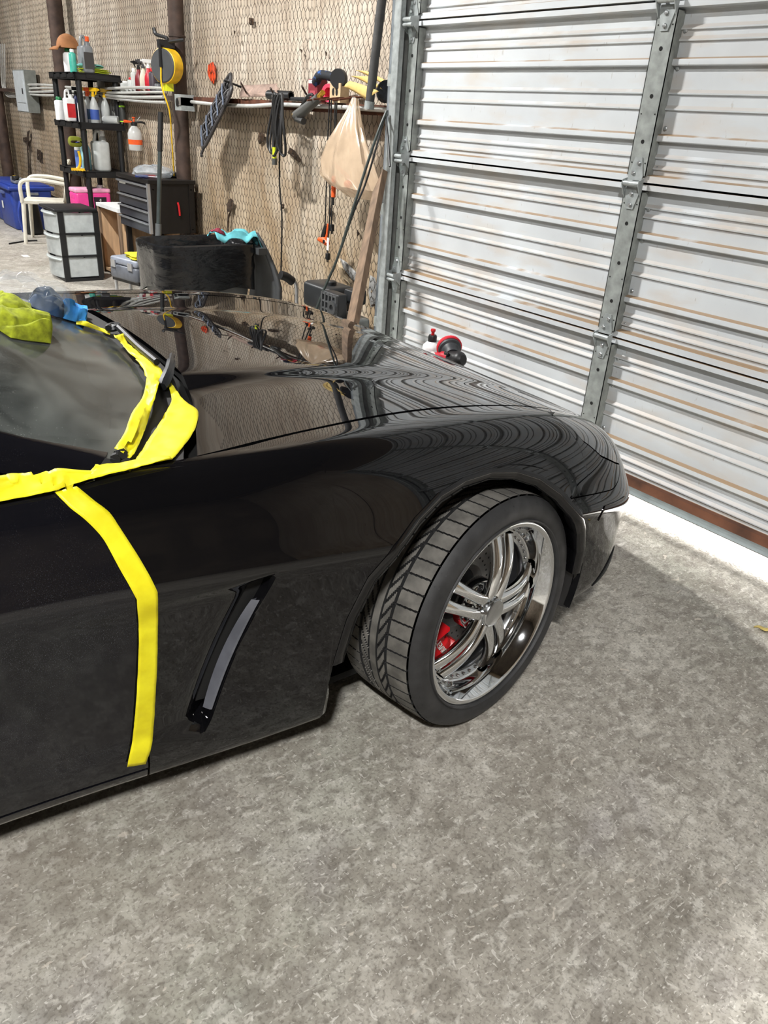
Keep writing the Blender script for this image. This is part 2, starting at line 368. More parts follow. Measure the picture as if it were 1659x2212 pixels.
# torn places: brown fibre with cavity shade darkened into its colour, and curled facing
tear_d = mat('shaded_brown_fibre', S(62, 45, 30), .95, var=.4, scale=40, bump=.006); flapm = mat('curled_facing', S(206, 186, 156), .7, var=.2, scale=20); tear_g = mat('grey_torn_backing', S(150, 150, 148), .8, var=.25, scale=20)
def tear(pts, depth, m, name='torn_patch'):
    P = [onY(p, YW-.012) for p in pts]; c = sum(P, Vector())/len(P); n = len(P); rows = []
    for s, dy in ((1, 0), (.82, depth*.6), (.5, depth), (.12, depth*.9)):
        rows.append([c+(p-c)*s+Vector((0, -dy*.35-.006+.01*noise.noise((p.x*9, s*4, p.z*9)), 0)) for p in P])
    return MB().grid(rows, True).build(name, m, wall_back, solid=0)
for pts, d, m in [
    ([(498, 428), (506, 432), (503, 452), (497, 470), (495, 500), (492, 500), (494, 465), (490, 442)], .02, tear_d),
    ([(628, 318), (640, 326), (652, 345), (646, 352), (634, 340), (622, 330)], .02, tear_d),
    ([(560, 285), (572, 290), (570, 305), (562, 312), (558, 300)], .02, tear_d),
    ([(540, 38), (549, 40), (548, 55), (540, 54)], .02, tear_d), ([(734, 556), (750, 566), (772, 588), (776, 612), (764, 606), (744, 580)], .03, tear_g),
    ([(800, 594), (812, 600), (819, 625), (812, 660), (802, 664), (797, 630)], .03, tear_g), ([(802, 630), (812, 640), (812, 660), (804, 662)], .02, tear_d),
    ([(60, 285), (66, 280), (64, 300), (62, 325), (66, 370), (63, 400), (61, 340), (58, 305)], .02, tear_d), ([(80, 322), (89, 325), (90, 348), (82, 345)], .02, tear_d), ([(50, 297), (58, 296), (62, 305), (52, 308)], .02, tear_d),
    ([(712, 445), (719, 452), (717, 470), (711, 462)], .01, tear_d), ([(608, 440), (615, 440), (616, 450), (610, 452)], .01, tear_d), ([(772, 495), (778, 505), (773, 512)], .01, tear_d), ([(705, 110), (709, 114), (707, 122)], .01, tear_d), ([(650, 105), (655, 108), (653, 115)], .01, tear_d), ([(508, 66), (511, 68), (510, 74)], .01, tear_d)]:
    tear(pts, d, m)
for pts in ([(728, 560), (736, 558), (748, 590), (768, 612), (766, 622), (740, 600)], [(818, 640), (826, 652), (824, 690), (815, 700), (812, 680)]): tear(pts, .05, flapm, 'curled_flap')
tear([(452, 140), (461, 133), (466, 145), (467, 168), (462, 182), (454, 172), (450, 158)], .0, mat('orange_spray_paint', S(226, 78, 40), .6), 'spray_paint_mark')
# chicken wire in front of the insulation
cw = MB(); hw, hz, tw = .046, .054, .026; x = DX0-.05; wr = .0015; ycw = YW-.028; rowi = 0
def wire(a, b):
    a, b = Vector(a), Vector(b); d = (b-a).normalized(); u = Vector((0, 1, 0)); v = d.cross(u); vs = []
    for p in (a, b):
        for k in range(3): t = 2*PI*k/3; vs.append(p+wr*(math.cos(t)*u+math.sin(t)*v))
    cw.add(vs, [(0, 1, 4, 3), (1, 2, 5, 4), (2, 0, 3, 5)])
z = .02
while z < 2.95:
    o = (rowi % 2)*hw/2; i = 0
    while True:
        xc = DX0-.06-o-i*hw
        if xc < -13.6: break
        j = lambda X, Z: (X+.006*noise.noise((X*6, 2, Z*6)), ycw+.008*noise.noise((X*3, 5, Z*3)), Z+.008*noise.noise((X*4, 9, Z*4)))
        wire(j(xc, z), j(xc, z+tw)); wire(j(xc, z+tw), j(xc-hw/2, z+hz)); wire(j(xc, z+tw), j(xc+hw/2, z+hz)); i += 1
    z += hz; rowi += 1
o = cw.build('chicken_wire', mat('weathered_wire', S(70, 63, 57), .6, .4), wall_back, smooth=False, solid=-1); o['kind'] = 'stuff'
# ------------------------------------------------------------------ steel pipe posts and girt
def post(x0, r, z1=4.25, xt=None):
    y = YW-.06-r; m = MB(); n = 14; m.cyl((x0, y, 0), (xt if xt is not None else x0, y, z1), r, n=14)
    m.lathe([(r+.006, 0), (r+.006, .012), (r+.002, .016)], (x0, y, 1.9), n=14); m.b2((x0-.09, y-.09, 0), (x0+.09, y+.09, .012)); return m
for k, (px, wpx) in enumerate((((393, 200), 22), ((146, 200), 22), ((6, 250), 24))):
    p = onY(px, YW-.1); r = (onY((px[0]+wpx/2, px[1]), YW-.1)-p).length*.62
    struct(post(p.x, min(r, .075)).build('trim_%d' % (k+1), rust_d))
gx0, gx1, gz = DX0-.06, onY((408, 215), YW-.1).x, onY((650, 222), YW-.1).z
girt = MB(); girt.b2((gx1, YW-.115, gz), (gx0, YW-.035, gz+.006)); girt.b2((gx1, YW-.121, gz-.045), (gx0, YW-.115, gz+.006))
struct(girt.build('trim_4', rust, smooth=False))
gx2 = -13.4; g2 = MB(); g2.b2((gx2, YW-.115, gz), (gx1-.16, YW-.035, gz+.006)); g2.b2((gx2, YW-.121, gz-.03), (gx1-.16, YW-.115, gz+.006))
struct(g2.build('trim_5', rust_d, smooth=False))
# ------------------------------------------------------------------ sectional overhead door
door = struct(bpy.data.objects.new('door_1', None)); COL.objects.link(door); ROOTS[door.name] = Matrix.Identity(4)
PAN = YD+.036
def section(z0):
    H = .6096; z1 = z0+H; P = []   # profile (y, z) going down from the top lip
    a = P.append
    a((PAN+.012, z1-.004)); a((YD, z1-.004)); a((YD, z1-.024)); a((PAN-.002, z1-.026)); a((PAN, z1-.030))
    def rib(zc, d=.009, h=.011):
        a((PAN, zc+h)); a((PAN-d*.55, zc+h*.45)); a((PAN-d, zc)); a((PAN-d*.95, zc-h*.45)); a((PAN, zc-h*.75))
    def rail(zc):
        a((PAN, zc+.016)); a((PAN-.018, zc+.0115)); a((PAN-.022, zc+.009)); a((PAN-.0225, zc+.006)); a((PAN-.0225, zc-.009)); a((PAN-.020, zc-.012)); a((PAN, zc-.013))
    rib(z1-.085); rib(z1-.121); rail(z1-.193); rib(z1-.292); rib(z1-.345); rail(z1-.447); rib(z1-.513); rib(z1-.552)
    a((PAN, z0+.034)); a((YD+.004, z0+.030)); a((YD, z0+.028)); a((YD-.0002, z0+.004)); a((PAN+.012, z0+.004))
    m = MB(); m.grid([[(x, y, z) for (y, z) in P] for x in (DX0+.06, DX1-.06)])
    n = len(P); m.grid([[(x, PAN+.014, z1-.002), (x, PAN+.014, z0+.002)] for x in (DX0+.06, DX1-.06)])
    return m
for k in range(5):
    s = section(.05+.6096*k+.003).build('door_section', M_DOOR, door, smooth=True, ang=24, solid=0)
    if k == 0:
        zb = .05
        # rusty stiffener, galvanised bottom channel and rubber seal of the lowest section
        MB().b2((DX0+.05, YD-.03, zb+.016), (DX1-.05, YD+.0, zb+.052)).build('stiffener', mat('rusted_angle', S(96, 60, 42), .75, .2, var=.3, scale=8, bump=.001), s, smooth=False)
        MB().b2((DX0+.05, YD-.012, zb-.026), (DX1-.05, YD+.01, zb+.014)).build('bottom_channel', mat('blue_grey_zinc', S(128, 140, 148), .4, .5, scale=10), s, smooth=False)
        MB().prism([(DX0+.05, YD-.004, zb-.028), (DX0+.05, YD+.03, zb-.028), (DX0+.05, YD+.024, zb-.036), (DX0+.05, YD+.004, zb-.037)], (0, 0, 0), (DX1-DX0-.1, 0, 0)).build('seal', blk2, s, smooth=False)
MB().b2((DX0+.06, PAN+.014, .05), (DX1-.06, PAN+.02, 3.1)).build('backing', mat('door_seam_dark', S(20, 18, 16), .9), door, smooth=False)  # dark sheet added so the gaps between sections read as black shade
bolt_mesh = MB().lathe([(.0085, 0), (.0085, .004), (.006, .0065), (.0, .007)], ax=(0, -1, 0), n=8).build('bolt', mat('bright_zinc_bolt', S(190, 194, 196), .3, .8), door).data
bpy.data.objects.remove(bpy.data.objects['bolt'])
def bolt(x, y, z, parent):
    b = bpy.data.objects.new('bolt', bolt_mesh); link(b, parent); b.location = (x, y, z); return b
hole_m = mat('dark_hole', S(16, 16, 16), .9)
def stile(xc, w, yf):
    for k in range(5):
        z0 = .05+.6096*k; m = MB(); a, b = z0+.03, z0+.58
        m.b2((xc-w/2, yf, a), (xc+w/2, yf+.003, b)); m.b2((xc-w/2, yf, a), (xc-w/2+.003, PAN-.001, b)); m.b2((xc+w/2-.003, yf, a), (xc+w/2, PAN-.001, b))
        st = m.build('stile', galv_dk, door, smooth=False)
        h = MB()
        for zz in (z0+.15, z0+.305, z0+.46): h.lathe([(.0075, 0), (.0075, .0012)], (xc, yf-.0002, zz), (0, -1, 0), 10)
        for zz in (z0+.075, z0+.245, z0+.535):
            for sx in (-1, 1): h.lathe([(.0028, 0), (.0028, .0012)], (xc+sx*w*.36, yf-.0002, zz), (0, -1, 0), 6)
        h.build('punched_hole', hole_m, st, smooth=False)
def hinge(xc, zs, yf, big=False):
    m = MB(); w = .045 if not big else .05
    for s in (1, -1):
        poly = [(xc-w*.7, yf-.003, zs+s*.012), (xc-w*.75, yf-.003, zs+s*.03), (xc-.016, yf-.003, zs+s*.095), (xc+.016, yf-.003, zs+s*.095), (xc+w*.75, yf-.003, zs+s*.03), (xc+w*.7, yf-.003, zs+s*.012)]
        m.prism(poly, (0, 0, 0), (0, .003, 0))
    h = m.build('hinge', galv, door, smooth=False)
    out = .02 if not big else .045
    m = MB(); m.cyl((xc-w*.85, yf-out, zs), (xc+w*.85, yf-out, zs), .0105, n=12)
    for sx in (-1, 1): m.prism([(xc+sx*w*.86, yf, zs-.055), (xc+sx*w*.86, yf-out-.012, zs-.004), (xc+sx*w*.86, yf-out-.01, zs+.012), (xc+sx*w*.86, yf, zs+.02)], (0, 0, 0), (.003, 0, 0))
    if big: m.cyl((xc-w*1.2, yf-out+.0, zs-.022), (xc+w*1.0, yf-out, zs-.022), .009, n=10)
    m.build('knuckle', galv, h, ang=40)
    for zz, xx in ((.075, .006), (.038, -.012), (-.038, -.002), (-.078, 0)): bolt(xc+xx, yf-.003, zs+zz, h)
for xc in (-2.02, -.42, ): stile(xc, .086, YD-.012)
stile(DX0+.115, .075, YD-.012); stile(DX1-.115, .075, YD-.012)
for k in range(1, 5):
    zs = .05+.6096*k
    for xc in (-2.02, -.42): hinge(xc, zs, YD-.013)
    hinge(DX0+.105, zs, YD-.013, True); hinge(DX1-.105, zs, YD-.013, True)
    # rivets next to the stiles
for k in range(5):
    for dz in (.06, .2, .4, .52):
        for xc in (-2.02, -.42): bolt(xc+.058, PAN-.0005, .05+.6096*k+dz, door)
# track and jamb
def track(x, s):
    m = MB(); y0 = YD-.075
    m.b2((x-.026, y0, 0), (x+.026, y0+.003, 3.0)); m.b2((x-.026, y0, 0), (x-.023, y0+.05, 3.0)); m.b2((x+.023, y0, 0), (x+.026, y0+.03, 3.0))
    m.cyl((x+s*.026, y0+.002, 0), (x+s*.026, y0+.002, 3.0), .006, n=8); m.cyl((x-s*.02, y0+.05, 0), (x-s*.02, y0+.05, 3.), .005, n=8)
    t = m.build('track', galv, door, smooth=False)
    m = MB(); m.b2((x-s*.055-.022, YD-.05, 0), (x-s*.055+.022, YD-.046, 3.05)); m.b2((x-s*.077-.002, YD-.05, 0), (x-s*.077+.002, YW+.04, 3.05))
    j = m.build('jamb_angle', mat('zinc_angle', S(158, 166, 172), .38, .5, scale=8), door, smooth=False)
    for k in range(9):
        zz = .18+.32*k; m2 = MB(); m2.lathe([(.011, 0), (.011, .001)], (x-s*.05, YD-.0505, zz), (0, -1, 0), 10); m2.build('slot', hole_m, j)
    m = MB()
    for k in range(4): m.b2((x-s*.04-.018, YD-.07, .35+.62*k), (x-s*.04+.018, YD-.047, .355+.62*k+.05))
    m.build('track_bracket', galv_dk, door, smooth=False)
track(DX0+.055, 1); track(DX1-.055, -1)
MB().b2((DX0-.05, YD+.03, 0), (DX0+.055, 3.3, DZ)).build('jamb', mat('grey_jamb', S(150, 150, 146), .6), door, smooth=False)
MB().b2((DX1-.055, YD+.03, 0), (DX1+.03, 3.3, DZ)).build('jamb', MATS['grey_jamb'], door, smooth=False)
MB().b2((DX0-.05, YD+.03, DZ-.05), (DX1+.03, 3.3, DZ)).build('header', MATS['grey_jamb'], door, smooth=False)
# ------------------------------------------------------------------ ceiling lamps
M_EMIT = mat('lit_lamp_tube', (1, .97, .92), .4, var=0, emit=9.0)
for k, (loc, e) in enumerate(LAMPS):
    r = thing('shop_light', ['white hanging shop light above the aisle between car and tool cabinet', 'white hanging shop light above the open floor beside the car', 'white hanging shop light above the blue storage totes', 'white hanging shop light behind the parked car'][k], 'lamp', loc, group='ceiling shop lights')
    MB().prism([(-.62, -.11, 0), (-.62, -.07, .06), (-.62, .07, .06), (-.62, .11, 0)], (0, 0, 0), (1.24, 0, 0)).build('housing', wht, r, smooth=False)
    for s in (-1, 1): MB().cyl((-.58, s*.05, -.012), (.58, s*.05, -.012), .013, n=10).build('tube', M_EMIT, r)
    for sx in (-.45, .45): MB().cyl((sx, 0, .06), (sx, 0, .25), .003, n=5).build('hanger', galv, r)
    ld = bpy.data.lights.new('shop_light_glow', 'AREA'); ld.shape = 'RECTANGLE'; ld.size = .5; ld.size_y = .12; ld.energy = e; ld.color = (1, .988, .965)
    lo = bpy.data.objects.new('shop_light_glow', ld); COL.objects.link(lo); lo.location = (loc[0], loc[1], loc[2]-.03)
# ------------------------------------------------------------------ the car: frame (s forward from the front hub, l to its right side, z up)
CYAW = math.radians(2.0); CFW = Vector((math.sin(CYAW), math.cos(CYAW), 0)); CRT = Vector((math.cos(CYAW), -math.sin(CYAW), 0))
HUB = Vector((-1.0702, 1.2562, 0)); CO = HUB-CRT*.895
CARM = Matrix.Translation(CO) @ Matrix((CRT, CFW, Vector((0, 0, 1)))).transposed().to_4x4()     # local x = right, y = forward
def c2w(s, l, z): return CO+CFW*s+CRT*l+Vector((0, 0, z))
def at_l(px, l):
    d = ray(*px); t = ((CO-CAM).dot(CRT)+l)/d.dot(CRT); p = CAM+d*t-CO; return (p.dot(CFW), l, p.z)
def paint_mat(name, rough, dust, base=(.0035, .0035, .0042)):
    m = bpy.data.materials.new(name); m.use_nodes = True; nt = m.node_tree; L = nt.links.new; b = nt.nodes['Principled BSDF']
    tc = nt.nodes.new('ShaderNodeTexCoord'); n = nt.nodes.new('ShaderNodeTexNoise'); n.inputs['Scale'].default_value = 700; n.inputs['Detail'].default_value = 2; L(tc.outputs['Object'], n.inputs['Vector'])
    n2 = nt.nodes.new('ShaderNodeTexNoise'); n2.inputs['Scale'].default_value = 4; n2.inputs['Detail'].default_value = 5; L(tc.outputs['Object'], n2.inputs['Vector'])
    r = nt.nodes.new('ShaderNodeValToRGB'); r.color_ramp.elements[0].position = .60; r.color_ramp.elements[1].position = .72
    d = S(150, 152, 158); r.color_ramp.elements[0].color = (*base, 1); r.color_ramp.elements[1].color = (*(base[i]+(d[i]-base[i])*dust for i in range(3)), 1)
    L(n.outputs[0], r.inputs[0])
    x = nt.nodes.new('ShaderNodeMix'); x.data_type = 'RGBA'; r2 = nt.nodes.new('ShaderNodeValToRGB'); r2.color_ramp.elements[0].position = .42; r2.color_ramp.elements[1].position = .7; L(n2.outputs[0], r2.inputs[0])
    L(r2.outputs[0], x.inputs[0]); x.inputs[6].default_value = (*base, 1); L(r.outputs[0], x.inputs[7]); L(x.outputs[2], b.inputs['Base Color'])
    b.inputs['Roughness'].default_value = rough; b.inputs['Specular IOR Level'].default_value = .5; b.inputs['Coat Weight'].default_value = .0; b.inputs['IOR'].default_value = 1.5
    return m
PAINT = paint_mat('polished_black_paint', .015, 0.); PAINTD = paint_mat('dusty_black_paint', .06, .3, (.005, .005, .007))
trimk = mat('matte_black_trim', S(26, 27, 29), .6, var=.1); chrome = mat('polished_chrome', S(226, 228, 230), .055, 1., var=.02); chrome2 = mat('brushed_bright_rim', S(196, 198, 200), .2, 1., var=.04)
gapm = mat('panel_gap_black', S(5, 5, 5), .9)
# stations: (crease s, crease l, crease z) then rows 0..7 by (off, z) and rows 8..14 explicit
# plan of the widest line
st = [  # s, l, zc, zsill, sill_off, crest(s,l,z), centre(s,z)
 (-3.55, .60, .62, .30, .12, (-3.46, .52, .86), (-3.40, .90)),
 (-3.42, .76, .63, .26, .10, (-3.36, .66, .88), (-3.30, .92)),
 (-3.10, .885, .66, .18, .08, (-3.08, .74, .90), (-3.0, .94)),
 (-2.70, .925, .69, .15, .085, (-2.68, .77, .90), (-2.6, .94)),
 (-2.30, .90, .70, .15, .09, (-2.28, .76, .88), (-2.2, .92)),
 (-1.90, .868, .70, .145, .092, (-1.88, .765, .875), (-1.8, .90)),
 (-1.50, .858, .695, .142, .094, (-1.48, .765, .87), (-1.35, .885)),
 (-1.18, .864, .688, .14, .094, (-1.17, .765, .868), (-1.02, .872)),
 (-.95, .876, .678, .14, .085, (-.95, .785, .850), (-.77, .872)),
 (-.73, .893, .662, .14, .075, (-.74, .790, .845), (-.555, .884)),
 (-.50, .908, .642, .14, .07, (-.51, .785, .847), (-.38, .877)),
 (-.25, .918, .62, .15, .066, (-.26, .775, .844), (-.18, .855)),
 (0., .920, .59, .17, .066, (-.02, .763, .827), (.02, .822)),
 (.22, .908, .56, .185, .064, (.19, .743, .793), (.20, .780)),
 (.40, .881, .53, .19, .048, (.35, .716, .752), (.36, .733)),
 (.54, .836, .50, .195, .030, (.47, .682, .708), (.49, .694)),
 (.66, .758, .475, .195, .020, (.565, .630, .667), (.585, .657)),
 (.75, .645, .455, .195, .018, (.645, .545, .635), (.655, .628)),
 (.82, .474, .44, .195, .018, (.71, .41, .612), (.70, .608)),
 (.862, .247, .43, .195, .018, (.752, .22, .597), (.735, .597)),
 (.875, 0., .428, .195, .018, (.765, 0., .591), (.745, .592))]
NS = len(st); NR = 15
net = np.zeros((NS, 2*NR-1, 3))
for k in range(NS):
    s, l, zc, zs, so_, cr, ce = st[k]
    a, b = st[max(0, k-1)], st[min(NS-1, k+1)]
    t = Vector((b[0]-a[0], b[1]-a[1], 0)).normalized(); nrm = Vector((t.y, -t.x, 0))     # (s,l) outward: right of travel
    if k == NS-1: nrm = Vector((1, 0, 0))
    if nrm.y < 0: nrm = -nrm
    top = cr[2]
    rows = [(so_+.14, zs+.03), (so_+.012, zs), (so_-.012, zs+.035), (so_*.55, zs+(zc-zs)*.38), (.010, zc-.04), (-.002, zc-.002), (.024, zc+.05)]
    pts = []
    for off, z in rows: pts.append((s-nrm.x*off, max(0, l-nrm.y*off), z))
    crv = Vector((cr[0], cr[1], cr[2])); p6 = Vector(pts[6])
    h = top-p6.z
    p7 = p6.lerp(crv, .36); p7.z = p6.z+h*.72
    pts.append(tuple(p7)); pts.append(tuple(crv))
    # top rows: 9 shut line, 10 hood flank, 11 dome foot, 12 dome edge, 13, 14 centre
    scn, zcn = ce
    fr = (.95, .60, .51, .46, .40, 0.)
    sm = lambda x: x*x*(3-2*x); dome = .003+.019*sm(min(1, max(0, (.50-s)/1.0)))
    fall = np.clip((.45-cr[0])/.6, 0, 1)
    for q, f in enumerate(fr):
        ll = cr[1]*f; g = 1-f                                 # g: 0 at crest .. 1 centre
        ss = cr[0]+(scn-cr[0])*(1-f**2.6 if k > 5 else 1-f)
        flank = cr[2]+(zcn-dome-cr[2])*min(1, g/.44)
        foot = zcn-dome; q0z = cr[2]-.005
        zz = {0: q0z, 1: foot+(q0z-.004-foot)*.2, 2: foot-.0005, 3: zcn-.005, 4: zcn-.002, 5: zcn}[q]
        pts.append((ss, ll, zz))
    if k == NS-1: pts = [(p[0], 0., p[2]) for p in pts]
    for j, p in enumerate(pts):
        net[k, j] = p
        if j < NR-1: net[k, 2*NR-2-j] = (p[0], -p[1], p[2])
def bs1(P):     # one smoothing pass of the uniform cubic B-spline at the knots (with mirrored phantom ends)
    Q = P.copy(); Q[1:-1] = (P[:-2]+4*P[1:-1]+P[2:])/6; return Q
def sharpen(P, ax, it=2):
    Q = P.copy()
    for _ in range(it):
        X = np.moveaxis(Q, ax, 0); D = np.moveaxis(P, ax, 0)-bs1(X); X = X+.9*D; Q = np.moveaxis(X, 0, ax)
    return Q
netc = net.copy()
for _ in range(2): netc[1:-1, 8:21, 2] = (netc[:-2, 8:21, 2]+2*netc[1:-1, 8:21, 2]+netc[2:, 8:21, 2])/4 
padu = np.concatenate([2*netc[:1]-netc[1:2], netc, 2*netc[-1:]-netc[-2:-1]]); 
padv = np.concatenate([2*padu[:, :1]-padu[:, 1:2], padu, 2*padu[:, -1:]-padu[:, -2:-1]], 1)
# beyond the nose centre the surface is its own mirror image
padv[-1, 1:-1] = padv[-3, 1:-1][::-1]*1.0
def bas(t): return np.array([(1-t)**3, 3*t**3-6*t*t+4, -3*t**3+3*t*t+3*t+1, t**3])/6
def surf(u, v):
    u = min(max(u, 0), NS-1-1e-6); v = min(max(v, 0), 2*NR-2-1e-6); i, j = int(u), int(v)
    bu, bv = bas(u-i), bas(v-j)
    return np.einsum('i,j,ijk->k', bu, bv, padv[i:i+4, j:j+4])
VENT0 = at_l((594, 1254), .895); VENT1 = at_l((456, 1548), .838)
def cove(p):    # body-side scallop that starts at the slanted vent and fades rearwards
    s, l, z = p; sg = 1 if l >= 0 else -1
    t = (z-VENT1[2])/(VENT0[2]-VENT1[2])
    if t < -.12 or t > 1.05: return p
    sl = VENT1[0]+(VENT0[0]-VENT1[0])*t-.012*math.sin(PI*min(max(t, 0), 1)); d = sl-s
    if d < 0 or d > .75: return p
    edge = min(1, max(0, (t+.12)/.12))*min(1, max(0, (1.05-t)/.10)); edge = edge*edge*(3-2*edge)
    dep = .040*math.exp(-(d/.034)**1.6)+.014*max(0, 1-d/.6)**2; dep *= min(1, d/.004)
    return np.array((s, l-sg*dep*edge, z))
def X(u, v): return cove(surf(u, v))
def car_pt(p): return Vector((p[1], p[0], p[2]))       # to root-local (x right, y forward)
# arch opening as z(s)
ARCH0 = [(-.476, .10), (-.474, .27), (-.466, .353), (-.447, .458), (-.408, .556), (-.353, .62), (-.295, .663), (-.224, .698), (-.147, .715), (-.06, .717), (.03, .700), (.11, .667), (.19, .612), (.25, .553), (.30, .486), (.338, .405), (.356, .30), (.352, .10)]
ARCH = [(a+(.006 if a < -.3 else 0)*-1, b+.014*max(0, min(1, (b-.3)/.35))) for a, b in ARCH0]
RAXLE = -2.70
def arch_z(s):
    if RAXLE-.42 < s < RAXLE+.42: return .34+math.sqrt(max(0, .42**2-(s-RAXLE)**2))*.98
    if s <= ARCH[0][0] or s >= .356: return 0
    for a, b in zip(ARCH, ARCH[1:-1]):
        if a[0] <= s <= b[0]: return a[1]+(b[1]-a[1])*(s-a[0])/(b[0]-a[0])
    return 0
def v_low(u, v0):
    lo = None; vs = np.linspace(v0, 8, 60); prev = None
    for v in vs:
        p = surf(u, v)
        if p[2] >= arch_z(p[0]):
            if prev is None: return v
            a, b = prev, v
            for _ in range(12):
                mnt = (a+b)/2; q = surf(u, mnt)
                if q[2] >= arch_z(q[0]): b = mnt
                else: a = mnt
            return b
        prev = v
    return 8
def u_at_s(s, v):
    a, b = 0, NS-1.001
    for _ in range(40):
        mnt = (a+b)/2
        if surf(mnt, v)[0] < s: a = mnt
        else: b = mnt
    return a
def ulist(a, b, step=.035, dense=()):
    us = list(np.arange(a, b, step))+[b]
    for lo, hi, stp in dense: us += [x for x in np.arange(lo, hi, stp) if a < x < b]
    return sorted(set(round(float(x), 5) for x in us))
car = thing('sports_car', 'black low sports car with chrome wheels and yellow masking tape on its gaps', 'car', (0, 0, 0))
car.matrix_world = CARM; ROOTS[car.name] = CARM.copy(); car.location = CO; car.rotation_euler = (0, 0, -CYAW)
CARV, CARF = [], []        # for ray casting tape and towels onto the body (world space)
def reg(m):
    n = len(CARV); CARV.extend(CARM @ Vector(v) for v in m.v); CARF.extend(tuple(i+n for i in f) for f in m.f)
U_V = u_at_s((VENT0[0]+VENT1[0])/2, 4.5); U_VA, U_VB = u_at_s(-.80, 4.5), u_at_s(-.50, 4.5)
U_D0 = u_at_s(-.885, 5)
def warp(u, v):
    if v > 5 and abs(u-U_D0) < 1.6: u = u-.46*min(1, (v-5)/3)**1.3*(1-abs(u-U_D0)/1.6)
    if not (U_VA < u < U_VB): return u
    z = surf(u, v)[2]; t = min(max((z-VENT1[2])/(VENT0[2]-VENT1[2]), -.2), 1.2)
    sl = VENT1[0]+(VENT0[0]-VENT1[0])*t-.012*math.sin(PI*min(max(t, 0), 1))
    w = (u-U_VA)/(U_V-U_VA) if u < U_V else (U_VB-u)/(U_VB-U_V)
    return u+w*(u_at_s(sl, v)-U_V)
def panel(name, us, vlo, vhi, nv, m, side=1, fl=.014, parent=None, lab=None, close_ends=True, lip_low=False, wp=False, push=0.):
    """surface patch between two v-curves, with its edges turned inwards; side=-1 mirrors it"""
    rows = []
    for u in us:
        a, b = vlo(u), vhi(u)
        rows.append([X(warp(u, a+(b-a)*j/nv) if wp else u, a+(b-a)*j/nv) for j in range(nv+1)])
    R = [[car_pt(p) for p in r] for r in rows]
    ctr = Vector((0, -.2, .45))
    def inn(p, q):
        d = (p-q); return p-d*0
    nr, nc = len(R), nv+1
    def normal(i, j):
        a = R[min(i+1, nr-1)][j]-R[max(i-1, 0)][j]; b = R[i][min(j+1, nc-1)]-R[i][max(j-1, 0)]; n = a.cross(b)
        return n.normalized() if n.length > 1e-12 else Vector((0, 0, 1))
    sgn = 1
    mid = R[nr//2][nc//2]; nm = normal(nr//2, nc//2)
    if nm.dot(mid-Vector((0, mid.y*.9, .3))) < 0: sgn = -1
    if push: R = [[R[i][j]+sgn*normal(i, j)*push for j in range(nc)] for i in range(nr)]
    G = []
    for i in range(nr):
        r = R[i]; lo_in = r[0]-sgn*normal(i, 0)*fl; hi_in = r[-1]-sgn*normal(i, nc-1)*fl
        if lip_low:
            z = r[0].z
            lo_in = r[0]+Vector((-.030, 0, -.004))
        G.append(([lo_in] if fl else [])+r+([hi_in] if fl else []))
    if fl:
        G = [[p-sgn*normal(0, min(max(j-1, 0), nc-1))*fl for j, p in enumerate(G[0])]]+G+[[p-sgn*normal(nr-1, min(max(j-1, 0), nc-1))*fl for j, p in enumerate(G[-1])]]
    if side < 0: G = [[Vector((-p.x, p.y, p.z)) for p in g] for g in G]
    mb = MB().grid(G)
    o = mb.build(name, m, parent or car, solid=0, ang=50)
    if lab: o['label'] = lab
    return o
U_TIP = 15.12; U_DOOR = u_at_s(-.885, 5); U_HOODR = 9.0; U_HL0 = 13.55; U_HL1 = U_TIP; U_HF = 16.9; VG = .035
VS = 9.42
def tab(T, u):
    if u <= T[0][0]: return T[0][1]
    for a, b in zip(T, T[1:]):
        if u <= b[0]: f = (u-a[0])/(b[0]-a[0]); return a[1]+(b[1]-a[1])*f
    return T[-1][1]
def sm_tab(T, u, w=.25): return (tab(T, u-w)+2*tab(T, u)+tab(T, u+w))/4
SHUTR = [(8.5, .965), (8.91, .962), (9.57, .925), (10.32, .90), (11.07, .876), (11.73, .868), (12.7, .873), (13.9, .884), (15.1, .90), (20, .90)]
SHC = {}
def shut(u):
    k_ = round(u, 4)
    if k_ in SHC: return SHC[k_]
    L_ = sm_tab(SHUTR, u, .3)*surf(u, 8)[1]; a, b = 8., 10.2
    if u > 19.2: return shut(19.2)
    for _ in range(30):
        m_ = (a+b)/2
        if surf(u, m_)[1] > L_: a = m_
        else: b = m_
    SHC[k_] = a; return a
HLT = [(13.55, 8.3), (13.62, 7.6), (13.75, 7.08), (14.17, 6.68), (14.8, 6.47), (15.12, 6.40)]
def hl_low(u): return tab(HLT, u)
V_SEAM = 5.75
def seam(u): return V_SEAM if u < 14.2 else V_SEAM+.60*((u-14.2)/.92)**1.6
def arch_edge(side):
    out = []
    for u in ulist(u_at_s(-.50, 3), u_at_s(.40, 3), .01):
        v = v_low(u, 0.)
        
        p = X(u, v)
        if v > .3 and p[2] > .19 and -.475 < p[0] < .352: out.append(p)
    return out
uf = ulist(U_DOOR+.008, U_TIP-.012, .03, [(u_at_s(-.50, 5), u_at_s(-.40, 5), .006), (u_at_s(-.45, 5), u_at_s(.40, 5), .012), (U_V-.12, U_V+.03, .008)]+[(U_V+k*.004, U_V+k*.004+.001, 1) for k in (-4, -3, -2, -1, 0, 1)])
def fend_lo(u):
    v = v_low(u, .0); p = surf(u, v)
    if p[0] > .19: v = max(v, seam(u)+.02)
    return v
def fend_hi(u): return shut(u)-VG if u < U_HL0 else hl_low(u)-.02
